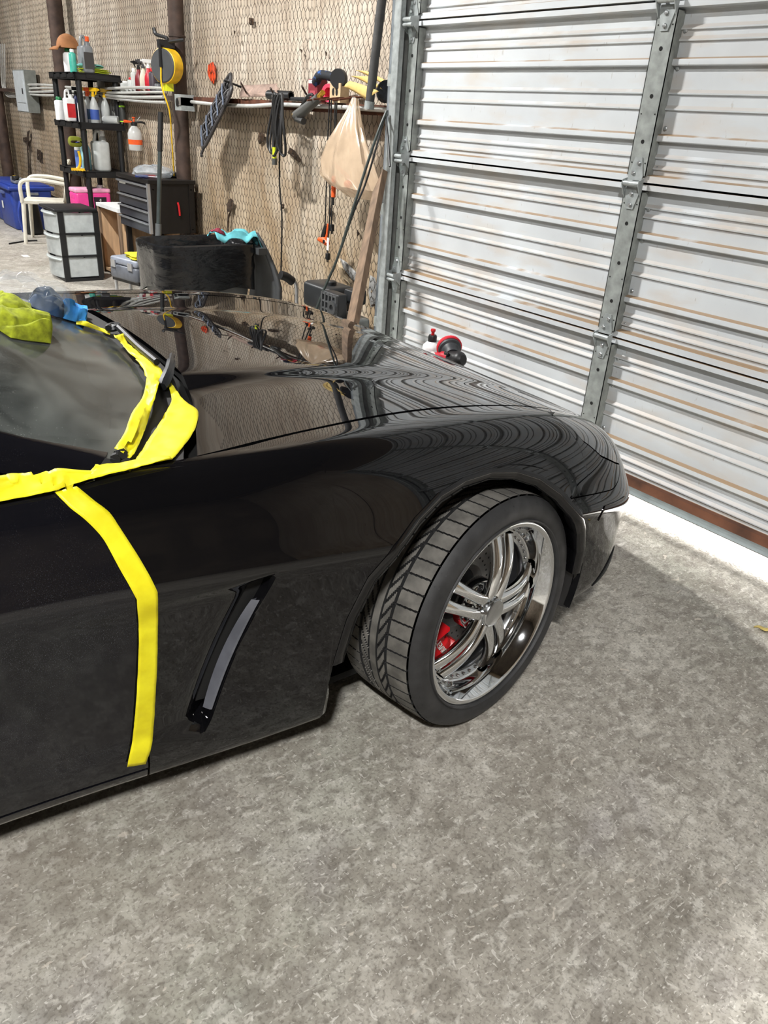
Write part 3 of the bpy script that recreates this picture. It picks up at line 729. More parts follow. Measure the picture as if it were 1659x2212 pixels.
for side in (1, -1):
    panel('fender', uf, fend_lo, fend_hi, 84, PAINT, side, wp=True)
    ub = ulist(u_at_s(.20, 5), U_TIP+.012, .02)
    def b_lo(u): return min(v_low(u, 0), seam(u)-.04)
    panel('bumper_side', [u for u in ub if v_low(u, 0) < V_SEAM-.05], b_lo, lambda u: seam(u)-.02, 40, PAINT, side)
    panel('headlight', ulist(U_HL0+.01, U_HL1-.012, .05, [(13.55, 13.8, .015)]), lambda u: hl_low(u)+.03, lambda u: max(hl_low(u)+.06, min(shut(u)-.03, 8.35+(u-13.55)*1.2)), 16, mat('smoked_headlight_lens', (.004, .004, .005), .05, var=.02, coat=1.), side)
    panel('fender', ulist(U_HL0+.0, 14.5, .05, [(13.55, 13.8, .015)]), lambda u: max(hl_low(u)+.09, min(shut(u)-.06, 8.38+(u-13.55)*1.2)), lambda u: shut(u)-VG, 8, PAINT, side)
    panel('side_marker', ulist(13.78, 15.75, .05), lambda u: 4.30+.12*(u-13.8), lambda u: 4.32+.12*(u-13.8)+.80*min(1, (u-13.76)/.10)*min(1, (15.8-u)/.9), 12, mat('dark_marker_lens', S(14, 8, 8), .05, var=.02), side, push=.003, fl=.006)
    panel('brake_duct', ulist(14.6, 16.2, .05), lambda u: 1.75+.28*(u-14.6), lambda u: 1.76+.28*(u-14.6)+.75*math.sin(PI*min(1, max(0, (u-14.6)/1.7)))**.8, 10, gapm, side, push=.003, fl=.004)
    ud = ulist(5.0, U_DOOR-.008, .05, [(u_at_s(-1.6, 5), U_DOOR, .02)])
    panel('door', ud, lambda u: 2.0, lambda u: 8.0, 60, PAINTD, side, wp=True)
    panel('rocker', ulist(4.9, U_DOOR-.012, .06), lambda u: v_low(u, .0), lambda u: max(1.93, v_low(u, 0)+.01), 8, PAINTD, side)
    panel('quarter_panel', ulist(0, 4.97, .06), lambda u: v_low(u, 0.) if u < 4.86 else max(v_low(u, 0), 2.), lambda u: 8.0, 40, PAINTD, side)
AE = arch_edge(1); AC = np.array((-.05, .9, .36))
for side in (1, -1):
    G = []
    for p in AE:
        d = np.array((AC[0]-p[0], 0, AC[2]-p[2])); d /= np.linalg.norm(d); d[2] = d[2] if p[2] > .3 else 0
        q = [p+np.array((0, .001, 0))-d*.001, p+d*.004+np.array((0, .004, 0)), p+d*.026+np.array((0, .003, 0)), p+d*.031+np.array((0, -.003, 0)), p+d*.031+np.array((0, -.02, 0)), p+d*.02+np.array((0, -.07, 0))]
        G.append([Vector((side*a[1], a[0], a[2])) for a in q])
    MB().grid(G).build('arch_lip', PAINT, car, solid=0, ang=60)
panel('front_bumper', ulist(U_TIP+.012, NS-1, .05), lambda u: 0., lambda u: shut(u)-.01, 70, PAINT, 1)
panel('front_bumper', ulist(U_TIP+.012, NS-1, .05), lambda u: 0., lambda u: shut(u)-.01, 70, PAINT, -1)
panel('hood', ulist(U_HOODR, U_HF, .05), lambda u: shut(u)+VG, lambda u: 2*NR-2-shut(u)-VG, 110, PAINT, 1, fl=.02)
panel('front_bumper', ulist(U_HF+.02, NS-1, .05), lambda u: shut(u)-.012, lambda u: 14., 20, PAINT, 1)
panel('front_bumper', ulist(U_HF+.02, NS-1, .05), lambda u: shut(u)-.012, lambda u: 14., 20, PAINT, -1)
panel('cowl', ulist(7.9, U_HOODR-.12, .1), lambda u: 8.2, lambda u: 2*NR-2-8.2, 40, mat('dark_cowl_plastic', S(15, 15, 17), .5), 1)
panel('rear_deck', ulist(0, 4.6, .1), lambda u: 8.02, lambda u: 2*NR-2-8.02, 40, PAINTD, 1)
# dark inner body just under the skin, so that gaps read black
inner = MB(); G = []
for u in ulist(.3, NS-1.3, .4):
    r = []
    for v in np.linspace(3.0, 25., 45):
        p = surf(u, v); s_, l_, z_ = p
        zlow = .80 if (-.55 < s_ < .45 or -3.2 < s_ < -2.2) else 0
        if abs(l_) > .40 and z_ < zlow: l_ = math.copysign(.40, l_)
        r.append(car_pt((s_*.985, l_*.965, z_-.028)))
    G.append(r)
inner.grid(G).build('inner_shell', gapm, car, solid=0)
MB().b2((-.72, -3.3, .14), (.72, .35, .16)).build('underbody', gapm, car, smooth=False)

SHELL = MB().grid([[car_pt(X(u, v)) for v in np.arange(.6, 8.4, .06)] for u in np.arange(5.5, 15.0, .06)]); reg(SHELL)
SHELL = MB().grid([[car_pt(X(u, v)) for v in np.arange(8.3, 20, .2)] for u in np.arange(7.9, 15.0, .06)]); reg(SHELL)
# ------------------------------------------------------------------ glass and roof
def vlerp(a, b, t): return tuple(a[i]+(b[i]-a[i])*t for i in range(len(a)))
def poly_at(P, t):
    P = [Vector(p) for p in P]; n = len(P)-1; x = min(max(t, 0), 1)*n; i = min(int(x), n-1); f = x-i
    Q = [2*P[0]-P[1]]+P+[2*P[-1]-P[-2]]; a, b, c, d = Q[i:i+4]
    return .5*((2*b)+(c-a)*f+(2*a-5*b+4*c-d)*f*f+(3*b-a-3*c+d)*f**3)
PIL = [(-.855, .742, .858), (-1.03, .690, .916), (-1.25, .625, 1.02), (-1.5, .565, 1.135)]       # (s,l,z) right pillar edge of the glass
CEN = [(-.632, 0, .872), (-.86, 0, .985), (-1.12, 0, 1.095), (-1.42, 0, 1.185)]
def glass_pt(t, f):      # f in -1..1
    a, b = poly_at(CEN, t), poly_at(PIL, t); g = abs(f)**2.3
    return (a.x+(b.x-a.x)*g, b.y*f, a.z+(b.z-a.z)*abs(f)**2.0)
def glass_mat():
    m = bpy.data.materials.new('dusty_windshield_glass'); m.use_nodes = True; nt = m.node_tree; L = nt.links.new; b = nt.nodes['Principled BSDF']; out = nt.nodes['Material Output']
    tc = nt.nodes.new('ShaderNodeTexCoord'); n = nt.nodes.new('ShaderNodeTexNoise'); n.inputs['Scale'].default_value = 5; n.inputs['Detail'].default_value = 6; n.inputs['Distortion'].default_value = 1.2; L(tc.outputs['Object'], n.inputs['Vector'])
    n2 = nt.nodes.new('ShaderNodeTexNoise'); n2.inputs['Scale'].default_value = 420; L(tc.outputs['Object'], n2.inputs['Vector'])
    r = nt.nodes.new('ShaderNodeValToRGB'); r.color_ramp.elements[0].position = .35; r.color_ramp.elements[1].position = .7; r.color_ramp.elements[0].color = (*S(52, 56, 54), 1); r.color_ramp.elements[1].color = (*S(118, 122, 118), 1); L(n.outputs[0], r.inputs[0])
    r2 = nt.nodes.new('ShaderNodeValToRGB'); r2.color_ramp.elements[0].position = .60; r2.color_ramp.elements[1].position = .74; L(n2.outputs[0], r2.inputs[0])
    x = nt.nodes.new('ShaderNodeMix'); x.data_type = 'RGBA'; L(r2.outputs[0], x.inputs[0]); L(r.outputs[0], x.inputs[6]); x.inputs[7].default_value = (*S(120, 122, 120), 1)
    L(x.outputs[2], b.inputs['Base Color']); b.inputs['Roughness'].default_value = .12; b.inputs['Alpha'].default_value = .72
    return m
GLASS = glass_mat()
rows = [[car_pt(glass_pt(i/18, -1+2*j/36)) for j in range(37)] for i in range(19)]
mb = MB().grid(rows); reg(mb); mb.build('windshield', GLASS, car, solid=0)
fr_ = mat('black_glass_border', S(12, 12, 13), .15, var=.05)
def offs(p, d): return p+d
for side in (1, -1):     # pillar: from the glass edge out to the side window
    rows = []
    for i in range(13):
        t = .035+.965*i/12; p = poly_at(PIL, t); q = [(p.x+.004, p.y-.02, p.z+.004), (p.x-.012, p.y+.012, p.z+.006), (p.x-.035, p.y+.034, p.z-.004), (p.x-.05, p.y+.045, p.z-.028)]
        rows.append([Vector((side*a[1], a[0], a[2])) for a in q])
    mb = MB().grid(rows); reg(mb); mb.build('pillar', PAINTD, car, solid=0)
ROOF = [(-1.5, .60, 1.125), (-1.8, .585, 1.165), (-2.1, .575, 1.15), (-2.6, .58, 1.06), (-3.25, .62, .91)]
RCEN = [(-1.42, 0, 1.188), (-1.8, 0, 1.235), (-2.1, 0, 1.228), (-2.6, 0, 1.15), (-3.2, 0, .965)]
rows = [[car_pt((poly_at(RCEN, i/16).x+(poly_at(ROOF, i/16).x-poly_at(RCEN, i/16).x)*abs(f)**2, poly_at(ROOF, i/16).y*f, poly_at(RCEN, i/16).z+(poly_at(ROOF, i/16).z-poly_at(RCEN, i/16).z)*abs(f)**2.4)) for f in np.linspace(-1, 1, 25)] for i in range(17)]
MB().grid(rows[:9]).build('roof', PAINTD, car, solid=0); MB().grid(rows[8:]).build('rear_window', fr_, car, solid=0)
SILLW = [(-.93, .745, .862), (-1.3, .765, .874), (-1.8, .765, .878), (-2.3, .75, .885), (-2.9, .70, .90)]
for side in (1, -1):
    rows = []
    for i in range(17):
        t = i/16; a = poly_at(SILLW, t); s_ = a.x
        if s_ > -1.5:
            k = min(max((s_+.93)/(-.57), 0), 1); b = poly_at(PIL, k); b = Vector((s_-.0, b.y+.043, b.z-.024))
        else:
            k = min(1, (s_+1.5)/(-1.75)); b = poly_at(ROOF, k); b = Vector((s_, b.y+.008, b.z-.01))
        rows.append([Vector((side*(a.y+(b.y-a.y)*f+.02*math.sin(PI*f)), a.x, a.z+(b.z-a.z)*f)) for f in np.linspace(0, 1, 6)])
    mb = MB().grid(rows); reg(mb); mb.build('side_window', fr_, car, solid=0)
# dashboard under the glass and belt moulding
rows = [[car_pt((-.72-.55*i/6-.12*f*f, .62*f, .87+.05*math.sin(i/6*PI)-.02*f*f)) for f in np.linspace(-1, 1, 15)] for i in range(7)]
MB().grid(rows).build('dashboard', mat('black_dashboard', S(22, 22, 23), .8), car, solid=0)
MB().b2((-.66, -2.6, .35), (.66, -1.3, .8)).build('cabin', mat('black_seat_vinyl', S(20, 20, 21), .8), car, smooth=False)
# door mirror, mostly outside the picture
for side in (1, -1):
    m = MB(); m.sph((side*.95, -1.32, .95), .1, 14, 8, (1.0, .62, .62)); m.build('mirror', PAINTD, car)
    MB().cyl((side*.77, -1.27, .885), (side*.88, -1.3, .93), .022, .03, 10).build('mirror_stalk', trimk, car)
# bumper details: side marker, duct, splitter
# ------------------------------------------------------------------ wheels
WAZ, WEL = math.radians(7.79), math.radians(1.8)
LIP = Vector((HUB.x, HUB.y, .3261))
NW = Vector((math.cos(WEL)*math.cos(WAZ), math.cos(WEL)*math.sin(WAZ), math.sin(WEL)))
def wheel_basis(n):
    u = Vector((0, 0, 1)).cross(n).normalized(); return n, u, n.cross(u)
def wheel_angle(px, a):
    n, u, v = wheel_basis(NW); o = LIP+n*a; d = ray(*px); t = (o-CAM).dot(n)/d.dot(n); p = CAM+d*t-o; return math.atan2(p.dot(v), p.dot(u)), p.length
RUB = mat('worn_tyre_rubber', S(46, 46, 47), .62, var=.2, scale=30); RUBT = mat('dusty_tread_rubber', S(86, 84, 80), .75, var=.3, scale=24, col2=S(122, 119, 113), thr=(.35, .7)); 
caliper_m = mat('red_caliper_paint', S(196, 22, 30), .3, var=.08); disc_m = mat('brake_disc_steel', S(150, 148, 146), .35, .8, var=.08); iron = mat('dark_cast_iron', S(40, 40, 42), .6, .3)
TR = .3225
def WP(a, r, th): return Vector((a, r*math.cos(th), r*math.sin(th)))    # wheel-local: x = axis outwards
def make_tyre():
    side = [(-.235, .232), (-.246, .262), (-.248, .29), (-.240, .310), (-.232, .3175)]
    tr = np.linspace(-.230, -.014, 76); out = [(-.010, .3165), (.002, .309), (.010, .296), (.0125, .283), (.0115, .270), (.007, .258), (.0, .2515), (-.008, .248)]
    return side, tr, out
NT = 1440
def tread_depth(w, th):
    aw = abs(w); P_ = 2*PI/52
    if abs(aw-.40) < .020 or abs(aw-.12) < .016: return .007
    if aw > .40:
        ph = (th/P_+(.25 if w > 0 else .55)+.16*(aw-.40)/.6) % 1
        if ph < .075: return .006
    elif aw > .12:
        ph = (th/P_*1.0+1.5*((aw-.12)/.28)**1.2+(.0 if w > 0 else .5)) % 1
        if ph < .20: return .006
    return 0
def tyre_meshes():
    side, tr, out = make_tyre(); m = MB(); rows = []
    for i in range(NT):
        th = 2*PI*i/NT; r = []
        for a in tr:
            w = (a+.122)/.108; crown = .0035*abs(w)**3.0
            r.append(WP(a, TR-crown-tread_depth(w, th), th))
        rows.append(r)
    rows.append(rows[0][:]); m.grid(rows); nc = len(tr)-1
    m.groove = [1 if max(tread_depth((tr[j]+.122)/.108, 2*PI*i/NT), tread_depth((tr[j+1]+.122)/.108, 2*PI*(i+1)/NT)) > .003 else 0 for i in range(NT) for j in range(nc)]
    s = MB(); n = 96; prof = side; rr = []
    for p in (side, out):
        rr = [[WP(a, r, 2*PI*i/n) for (a, r) in p] for i in range(n)]; rr.append(rr[0][:]); s.grid(rr)
    # raised rim protector ring and shoulder ticks
    rr = [[WP(a, r, 2*PI*i/n) for (a, r) in ((.008, .262), (.0125, .2600), (.0125, .2570), (.006, .2545))] for i in range(n)]; rr.append(rr[0][:]); s.grid(rr)
    for i in range(58):
        th = 2*PI*i/58+.02
        s.add([WP(-.004, .3135, th), WP(.0062, .3035, th), WP(.0062, .3035, th+.012), WP(-.004, .3135, th+.012), WP(-.006, .311, th), WP(.003, .302, th), WP(.003, .302, th+.012), WP(-.006, .311, th+.012)], [(0, 1, 2, 3), (4, 7, 6, 5), (0, 4, 5, 1), (1, 5, 6, 2), (2, 6, 7, 3), (3, 7, 4, 0)])
    return m, s
def lathe_x(prof, n=96):
    m = MB(); rr = [[WP(a, r, 2*PI*i/n) for (a, r) in prof] for i in range(n)]; rr.append(rr[0][:]); m.grid(rr); return m
ang = [wheel_angle(p, -.05)[0] for p in ((1091, 1149), (1153, 1255), (1068.5, 1430), (951, 1463), (969, 1282))]
base_ang = math.atan2(sum(math.sin((a-ang[0])*5) for a in ang), sum(math.cos((a-ang[0])*5) for a in ang))/5+ang[0]
def wheel(M4, first=None, sgn=1, spin=0.):
    """M4: wheel-local to car-local. First call builds, later calls copy parts"""
    hold = bpy.data.objects.new('wheel', None); link(hold, car); hold.matrix_local = M4; hold.empty_display_size = .05
    if first is not None:
        for ch in first.children:
            c = ch.copy(); COL.objects.link(c); c.parent = hold
        return hold
    ROOTS[hold.name] = Matrix.Identity(4)
    def B(mb, nm, mt, ang_=40, **k): return mb.build(nm, mt, hold, ang=ang_, **k)
    t, s = tyre_meshes()
    tb = B(t, 'tread', RUBT, 30, solid=0); tb.data.materials.append(mat('shaded_groove_rubber', S(22, 22, 23), .8)); tb.data.polygons.foreach_set('material_index', t.groove); B(s, 'sidewall', RUB, 50, solid=0)  # groove faces get darker rubber: recess shade painted into the colour
    B(lathe_x([(-.01, .2475), (.001, .2520), (.003, .2530), (.004, .2510), (.003, .2400), (-.001, .2370), (-.006, .2345), (-.020, .2250), (-.040, .2195), (-.052, .2170), (-.056, .2135), (-.057, .2120)]), 'rim_lip', chrome, 60, solid=0)
    B(lathe_x([(-.057, .2125), (-.057, .1900), (-.060, .1880), (-.075, .1860)]), 'bolt_ring', chrome2, 40, solid=0)
    B(lathe_x([(-.075, .1862), (-.10, .19), (-.15, .20), (-.225, .215), (-.235, .245)]), 'barrel', mat('dark_barrel_metal', S(90, 92, 96), .35, .8), 40, solid=0)  # barrel is a darker grey metal than the rim
    rv = MB().lathe([(.0048, 0), (.0048, .003), (.0034, .0052), (.0016, .0055), (.0016, .0035), (0, .0035)], ax=(1, 0, 0), n=8).build('rivet', chrome, hold)
    for k in range(50):
        o = rv if k == 0 else rv.copy()
        if k: COL.objects.link(o)
        o.location = WP(-.057, .2012, 2*PI*k/50)
    # twin spokes
    for k in range(5):
        a0 = base_ang+2*PI*k/5
        for q in (-1, 1):
            m = MB(); pts = []; 
            e1 = Vector((0, math.cos(a0), math.sin(a0))); e2 = Vector((0, -math.sin(a0), math.cos(a0)))
            N = 14; rows = []
            for i in range(N+1):
                f = i/N; r = .034+(.2035-.034)*f; off = q*(.0185+.0090*f**1.2); a = -.030+.012*math.sin(PI*min(1, f*.8+.05))-.030*f**2
                w_ = .0170-.0025*math.sin(PI*f)+.003*f**4; h = .0140; c = e1*r+e2*off+Vector((a, 0, 0)); ring = []
                for j in range(12):
                    tt = 2*PI*j/12; cx = math.copysign(abs(math.cos(tt))**.75, math.cos(tt)); sx = math.copysign(abs(math.sin(tt))**.75, math.sin(tt))
                    ring.append(c+e2*(w_*cx)+Vector((h*sx, 0, 0)))
                rows.append(ring)
            m.grid([r_+[r_[0]] for r_ in rows]); B(m, 'spoke', chrome, 60)
        # web linking the pair near the rim and the hub
        m = MB(); e1 = Vector((0, math.cos(a0), math.sin(a0))); e2 = Vector((0, -math.sin(a0), math.cos(a0)))
        m.add([e1*.190+e2*-.04+Vector((-.052, 0, 0)), e1*.190+e2*.04+Vector((-.052, 0, 0)), e1*.212+e2*.044+Vector((-.050, 0, 0)), e1*.212+e2*-.044+Vector((-.050, 0, 0)), e1*.19+e2*-.04+Vector((-.070, 0, 0)), e1*.19+e2*.04+Vector((-.070, 0, 0))], [(0, 1, 2, 3), (0, 4, 5, 1)])
        B(m, 'spoke_foot', chrome, 40)
        a1 = a0+PI/5; B(MB().cyl(WP(-.060, .052, a1), WP(-.036, .052, a1), .0105, .0095, 6), 'lug_nut', chrome, 30)
        B(MB().cyl(WP(-.075, .052, a1), WP(-.0485, .052, a1), .0165, .0165, 16), 'lug_seat', gapm, 30)
    B(lathe_x([(-.085, .072), (-.056, .072), (-.050, .068), (-.046, .050), (-.030, .046), (-.024, .041)], 48), 'hub', chrome, 50, solid=0)
    B(lathe_x([(-.030, .0390), (-.0090, .0385), (-.0060, .0360), (-.0075, .0335), (-.0080, .0)], 40), 'centre_cap', chrome2, 40, solid=0)
    # brake
    d = MB(); R0, R1 = .098, .172
    rr = [[WP(a, r, 2*PI*i/72) for (a, r) in ((-.145, .06), (-.118, .09), (-.118, R0), (-.122, R0), (-.122, R1), (-.150, R1), (-.150, R0))] for i in range(72)]; rr.append(rr[0][:]); d.grid(rr)
    dsk = B(d, 'brake_disc', disc_m, 30, solid=0)
    hm = MB()
    for k in range(36):
        for j in range(3): hm.cyl(WP(-.1222, .112+.021*j, 2*PI*k/36+.06*j), WP(-.1216, .112+.021*j, 2*PI*k/36+.06*j), .0032, n=8)
    o = hm.build('drill_hole', hole_m, hold, smooth=False); o['kind'] = 'stuff'
    B(MB().lathe([(.03, -.20), (.075, -.19), (.08, -.14), (.06, -.118), (.0, -.118)], ax=(1, 0, 0), n=24), 'knuckle', iron)
    B(MB().tube([WP(-.2, .0, 0), WP(-.28, .1, 2.0), WP(-.35, .2, 2.0)], .03, 10), 'suspension_arm', iron)
    return hold
n, u, v = wheel_basis(NW)
WM = Matrix((n, u, v)).transposed().to_4x4(); WM.translation = LIP
w1 = wheel(CARM.inverted() @ WM)
def wheel_mat(s, l, sgn, az=0):
    n = (CRT*sgn).normalized(); n = Matrix.Rotation(az, 3, 'Z') @ n; n, u, v = wheel_basis(n); M_ = Matrix((n, u, v)).transposed().to_4x4(); M_.translation = c2w(s, l, .3235); return CARM.inverted() @ M_
first = w1
wheel(wheel_mat(-.03, -.895, -1, math.radians(9.5)), first); wheel(wheel_mat(RAXLE, .90, 1), first); wheel(wheel_mat(RAXLE, -.90, -1), first)
# caliper sits behind the front right spokes, lettering along its outer face
CAR_CAL = WM
def cal_pt(a, r, th): return WM @ WP(a, r, th)
ca = wheel_angle((948, 1385), -.09)[0]; sweep = .42; rows = []
for i in range(17):
    th = ca-sweep+2*sweep*i/16; e = abs(i-8)/8; tp = 0 if e < .75 else (e-.75)/.25
    prof = [(-.165, .108), (-.165, .186), (-.105+.02*tp, .187), (-.086+.03*tp, .178), (-.082+.03*tp, .165), (-.082+.03*tp, .122), (-.09+.03*tp, .112), (-.11, .106)]
    bulge = .006*(1 if 2 < i < 7 or 9 < i < 14 else 0)
    rows.append([cal_pt(a+(bulge if a > -.1 else 0), r, th) for a, r in prof])
mb = MB().grid([r+[r[0]] for r in rows]); mb.add(rows[0], [tuple(range(8))]); mb.add(rows[-1], [tuple(range(8))])
cal = mb.build('brake_caliper', caliper_m, car, world=True, ang=35); cal['label'] = 'red brake caliper with pale lettering'
nW, uW, vW = wheel_basis(NW)
for k, ch in enumerate('CORVETTE'):
    th = ca+.36-.72*(k+.5)/8; rr_ = .146; pos = cal_pt(-.0742, rr_, th); rad = (uW*math.cos(th)+vW*math.sin(th)); tan = (-uW*math.sin(th)+vW*math.cos(th))
    # text reads downwards along the caliper: glyph right = tangent
    put_text(ch, .024, 'lettering', mat('pale_lettering', S(210, 205, 200), .4), cal, pos, -tan, (nW.cross(-tan)), True)
# wheel-well liner with its front flange and screws
lin = mat('black_liner_plastic', S(20, 20, 22), .42, var=.15, scale=30)
for side in (1, -1):
    G = []
    for i in range(41):
        th = math.radians(-18+200*i/40); R = .415
        G.append([Vector((side*l, -.05+R*math.cos(th)*(.985 if i > 20 else .97), .335+R*.955*math.sin(th))) for l in (.862, .84, .7, .5, .42)])
    MB().grid(G).build('wheel_liner', lin, car, solid=0)
    G = []
    for i in range(16):
        th = math.radians(-19+65*i/15); e = 1-.0*i
        G.append([Vector((side*l, -.05+R*math.cos(th), .335+R*.98*math.sin(th))) for R, l in ((.335, .775), (.348, .800), (.380, .812), (.384, .822), (.412, .848))])
    fl_ = MB().grid(G).build('liner_flange', lin, car, solid=0, ang=30)
    for a_ in (-13, 7, 26):
        th = math.radians(a_); p = Vector((side*.81, -.05+.366*math.cos(th), .335+.366*.98*math.sin(th)))
        MB().lathe([(.009, 0), (.009, .002), (.006, .005), (.0, .0055)], p, (side*1, -.35, 0), 10).build('screw', blk2, fl_)
# vent blade: strip whose grey has the lit look painted in
bl = mat('lit_grey_vent_blade', S(96, 98, 106), .35, .1)
for side in (1, -1):
    G = []
    for i in range(15):
        t = .06+.80*i/14; z = VENT1[2]+(VENT0[2]-VENT1[2])*t; sl = VENT1[0]+(VENT0[0]-VENT1[0])*t-.012*math.sin(PI*t)
        v = 3.0
        for _ in range(30):
            q = surf(U_V, v)
            v += (z-q[2])*4
        l = surf(u_at_s(sl, v), v)[1]; w_ = .017*math.sin(PI*min(1, .12+.88*(i+.5)/15))**.6
        G.append([Vector((side*(l-.006), sl-.003, z)), Vector((side*(l-.008), sl-.007, z)), Vector((side*(l-.012-w_), sl-.016, z)), Vector((side*(l-.012-w_), sl-.004, z))])
    MB().grid(G).build('vent_blade', bl, car, solid=0, ang=30)
# ------------------------------------------------------------------ ray casting onto the body
CARBVH = BVHTree.FromPolygons([tuple(v) for v in CARV], CARF)
def hit(px, fallback=None):
    d = ray(*px).normalized(); loc, nrm, idx, dist = CARBVH.ray_cast(CAM, d)
    if loc is None: return None
    if nrm.dot(d) > 0: nrm = -nrm
    return loc, nrm
def drape(A, B, n, m, off, bump, seed=0, fs=None, sit=2):
    """grid of body points under the strip between two pixel polylines"""
    A = smooth_path([(a[0], a[1], 0) for a in A], 4) if fs is None else [Vector((a[0], a[1], 0)) for a in A]; B = smooth_path([(b[0], b[1], 0) for b in B], 4) if fs is None else [Vector((b[0], b[1], 0)) for b in B]
    def at(P, t):
        ln = [0]
        for a, b in zip(P, P[1:]): ln.append(ln[-1]+(b-a).length)
        x = t*ln[-1]
        for i in range(len(P)-1):
            if x <= ln[i+1]+1e-9: f = (x-ln[i])/max(1e-9, ln[i+1]-ln[i]); return P[i].lerp(P[i+1], f)
        return P[-1]
    D = np.full((n+1, m+1), np.nan); rays = {}; N_ = {}
    for i in range(n+1):
        a, b = at(A, i/n), at(B, i/n)
        for j in range(m+1):
            p = a.lerp(b, j/m); d = ray(p.x, p.y).normalized(); rays[i, j] = d; h = hit((p.x, p.y))
            if h: D[i, j] = (h[0]-CAM).length; N_[i, j] = h[1]
    med = np.nanmedian(D)
    for _ in range(3):      # samples that fell into a gap or past an edge follow their neighbours
        for i in range(n+1):
            for j in range(m+1):
                w_ = D[max(0, i-3):i+4, max(0, j-2):j+3]; mm_ = np.nanmin(w_) if np.isfinite(w_).any() else med
                if not np.isfinite(D[i, j]) or D[i, j] > mm_+.055: D[i, j] = np.nan
        for __ in range(30):
            bad = np.argwhere(~np.isfinite(D))
            if not len(bad): break
            E_ = D.copy()
            for i, j in bad:
                w_ = D[max(0, i-1):i+2, max(0, j-1):j+2]
                if np.isfinite(w_).any(): E_[i, j] = np.nanmean(w_)
            D = E_
    for _ in range(sit):
        E_ = D.copy(); E_[1:-1] = (D[:-2]+2*D[1:-1]+D[2:])/4; D = np.minimum(D, E_) if sit < 5 else E_
        if sit > 5: E_ = D.copy(); E_[:, 1:-1] = (D[:, :-2]+2*D[:, 1:-1]+D[:, 2:])/4; D = E_
    nm = Vector((0, 0, 0))
    for v_ in N_.values(): nm += v_
    nm.normalize(); out = []
    for i in range(n+1):
        q = []
        for j in range(m+1):
            loc = CAM+rays[i, j]*float(D[i, j]); nr = N_.get((i, j), nm); w_ = bump*noise.noise((loc.x*30+seed, loc.y*30, loc.z*30))+bump*.6*noise.noise((loc.x*90+seed, loc.y*90, loc.z*90))
            q.append(loc+nr*(off+max(-off*.5, w_)))
        out.append(q)
    return out
TAPE = mat('yellow_masking_tape', S(226, 212, 6), .5, var=.06, scale=16, col2=S(244, 234, 30), thr=(.35, .6), bump=.004, bscale=22)
def tape(label, A, B, n=40, m=5, off=.0022, seed=0, bump=.0012, sit=2):
    g = drape(A, B, n, m, off, bump, seed, None, sit)
    o = MB().grid(g).build('masking_tape', TAPE, None, solid=0, ang=70); k = o.modifiers.new('solid', 'SOLIDIFY'); k.thickness = .0006; k.offset = 1
    solo(o); return tag(o, label, 'tape', 'yellow masking tape strips on the car')
# ------------------------------------------------------------------ tape, wiper, cloths on the car
tape('wide yellow tape band along the belt line from window base to hood corner', [(-170, 1066), (-80, 1052), (0, 1042), (60, 1034), (105, 1020), (125, 1013), (190, 1018), (250, 1014), (290, 1008), (330, 1000), (368, 999)], [(-170, 1122), (-80, 1106), (0, 1091), (60, 1080), (118, 1069), (150, 1058), (200, 1045), (260, 1030), (330, 1014), (370, 1003)], 84, 6, .012, 1, .002, 30)
tape('long yellow tape strip down the gap between front fender and door', [(118, 1067), (150, 1098), (185, 1125), (222, 1164), (255, 1225), (291, 1287), (294, 1300), (298, 1370), (294, 1480), (285, 1590), (273, 1651)], [(165, 1055), (205, 1085), (235, 1107), (258, 1140), (300, 1205), (333, 1265), (339, 1290), (338, 1400), (335, 1480), (327, 1600), (313, 1645)], 90, 6, .0055, 5, .0016)
tape('broad yellow tape patch covering the cowl beside the hood corner', [(364, 838), (371, 866), (364, 884), (340, 925), (312, 968), (286, 1011)], [(369, 830), (398, 868), (424, 886), (428, 905), (414, 945), (372, 998)], 40, 8, .004, 9, .003)
tape('folded yellow tape wrapped over the wiper arm on the glass', [(247, 736), (263, 762), (309, 806), (310, 838), (302, 872), (280, 905), (264, 950), (243, 982)], [(274, 733), (277, 752), (347, 806), (343, 842), (330, 890), (315, 940), (296, 985), (281, 1006)], 60, 6, .014, 13, .004)
tape('narrow yellow tape sliver at the foot of the windshield by the blue cloth', [(163, 699), (185, 699), (215, 712), (240, 721)], [(163, 705), (190, 712), (220, 722), (238, 728)], 16, 3, .006, 17)
def on_car(px, off):
    h = hit(px); return (h[0]+h[1]*off) if h else onZ(px, .88)
wm = mat('wiper_black_metal', S(38, 40, 44), .4, .4)
pts = [on_car(p, .022) for p in ((236, 727), (252, 722), (300, 768), (340, 802))]
MB().tube(smooth_path(pts, 5), .008, 8).build('wiper_arm', wm, car, world=True)
p = on_car((246, 723), .02); MB().lathe([(.02, -.006), (.022, 0), (.018, .008), (.006, .010), (.006, .004), (0, .004)], p, (0, -.2, 1), 16).build('wiper_pivot', wm, car, world=True)
arm = [on_car((372, 778), .012), on_car((370, 800), .02), on_car((362, 822), .018), on_car((350, 848), .014)]
MB().tube(smooth_path(arm, 4), [.007]*4+[.011]*4+[.013]*4+[.010], 8).build('wiper_arm', wm, car, world=True)
pts = [on_car(p, .012) for p in ((262, 992), (256, 998), (250, 1006))]
MB().tube(smooth_path(pts, 5), .010, 6).build('wiper_blade', blk2, car, world=True)
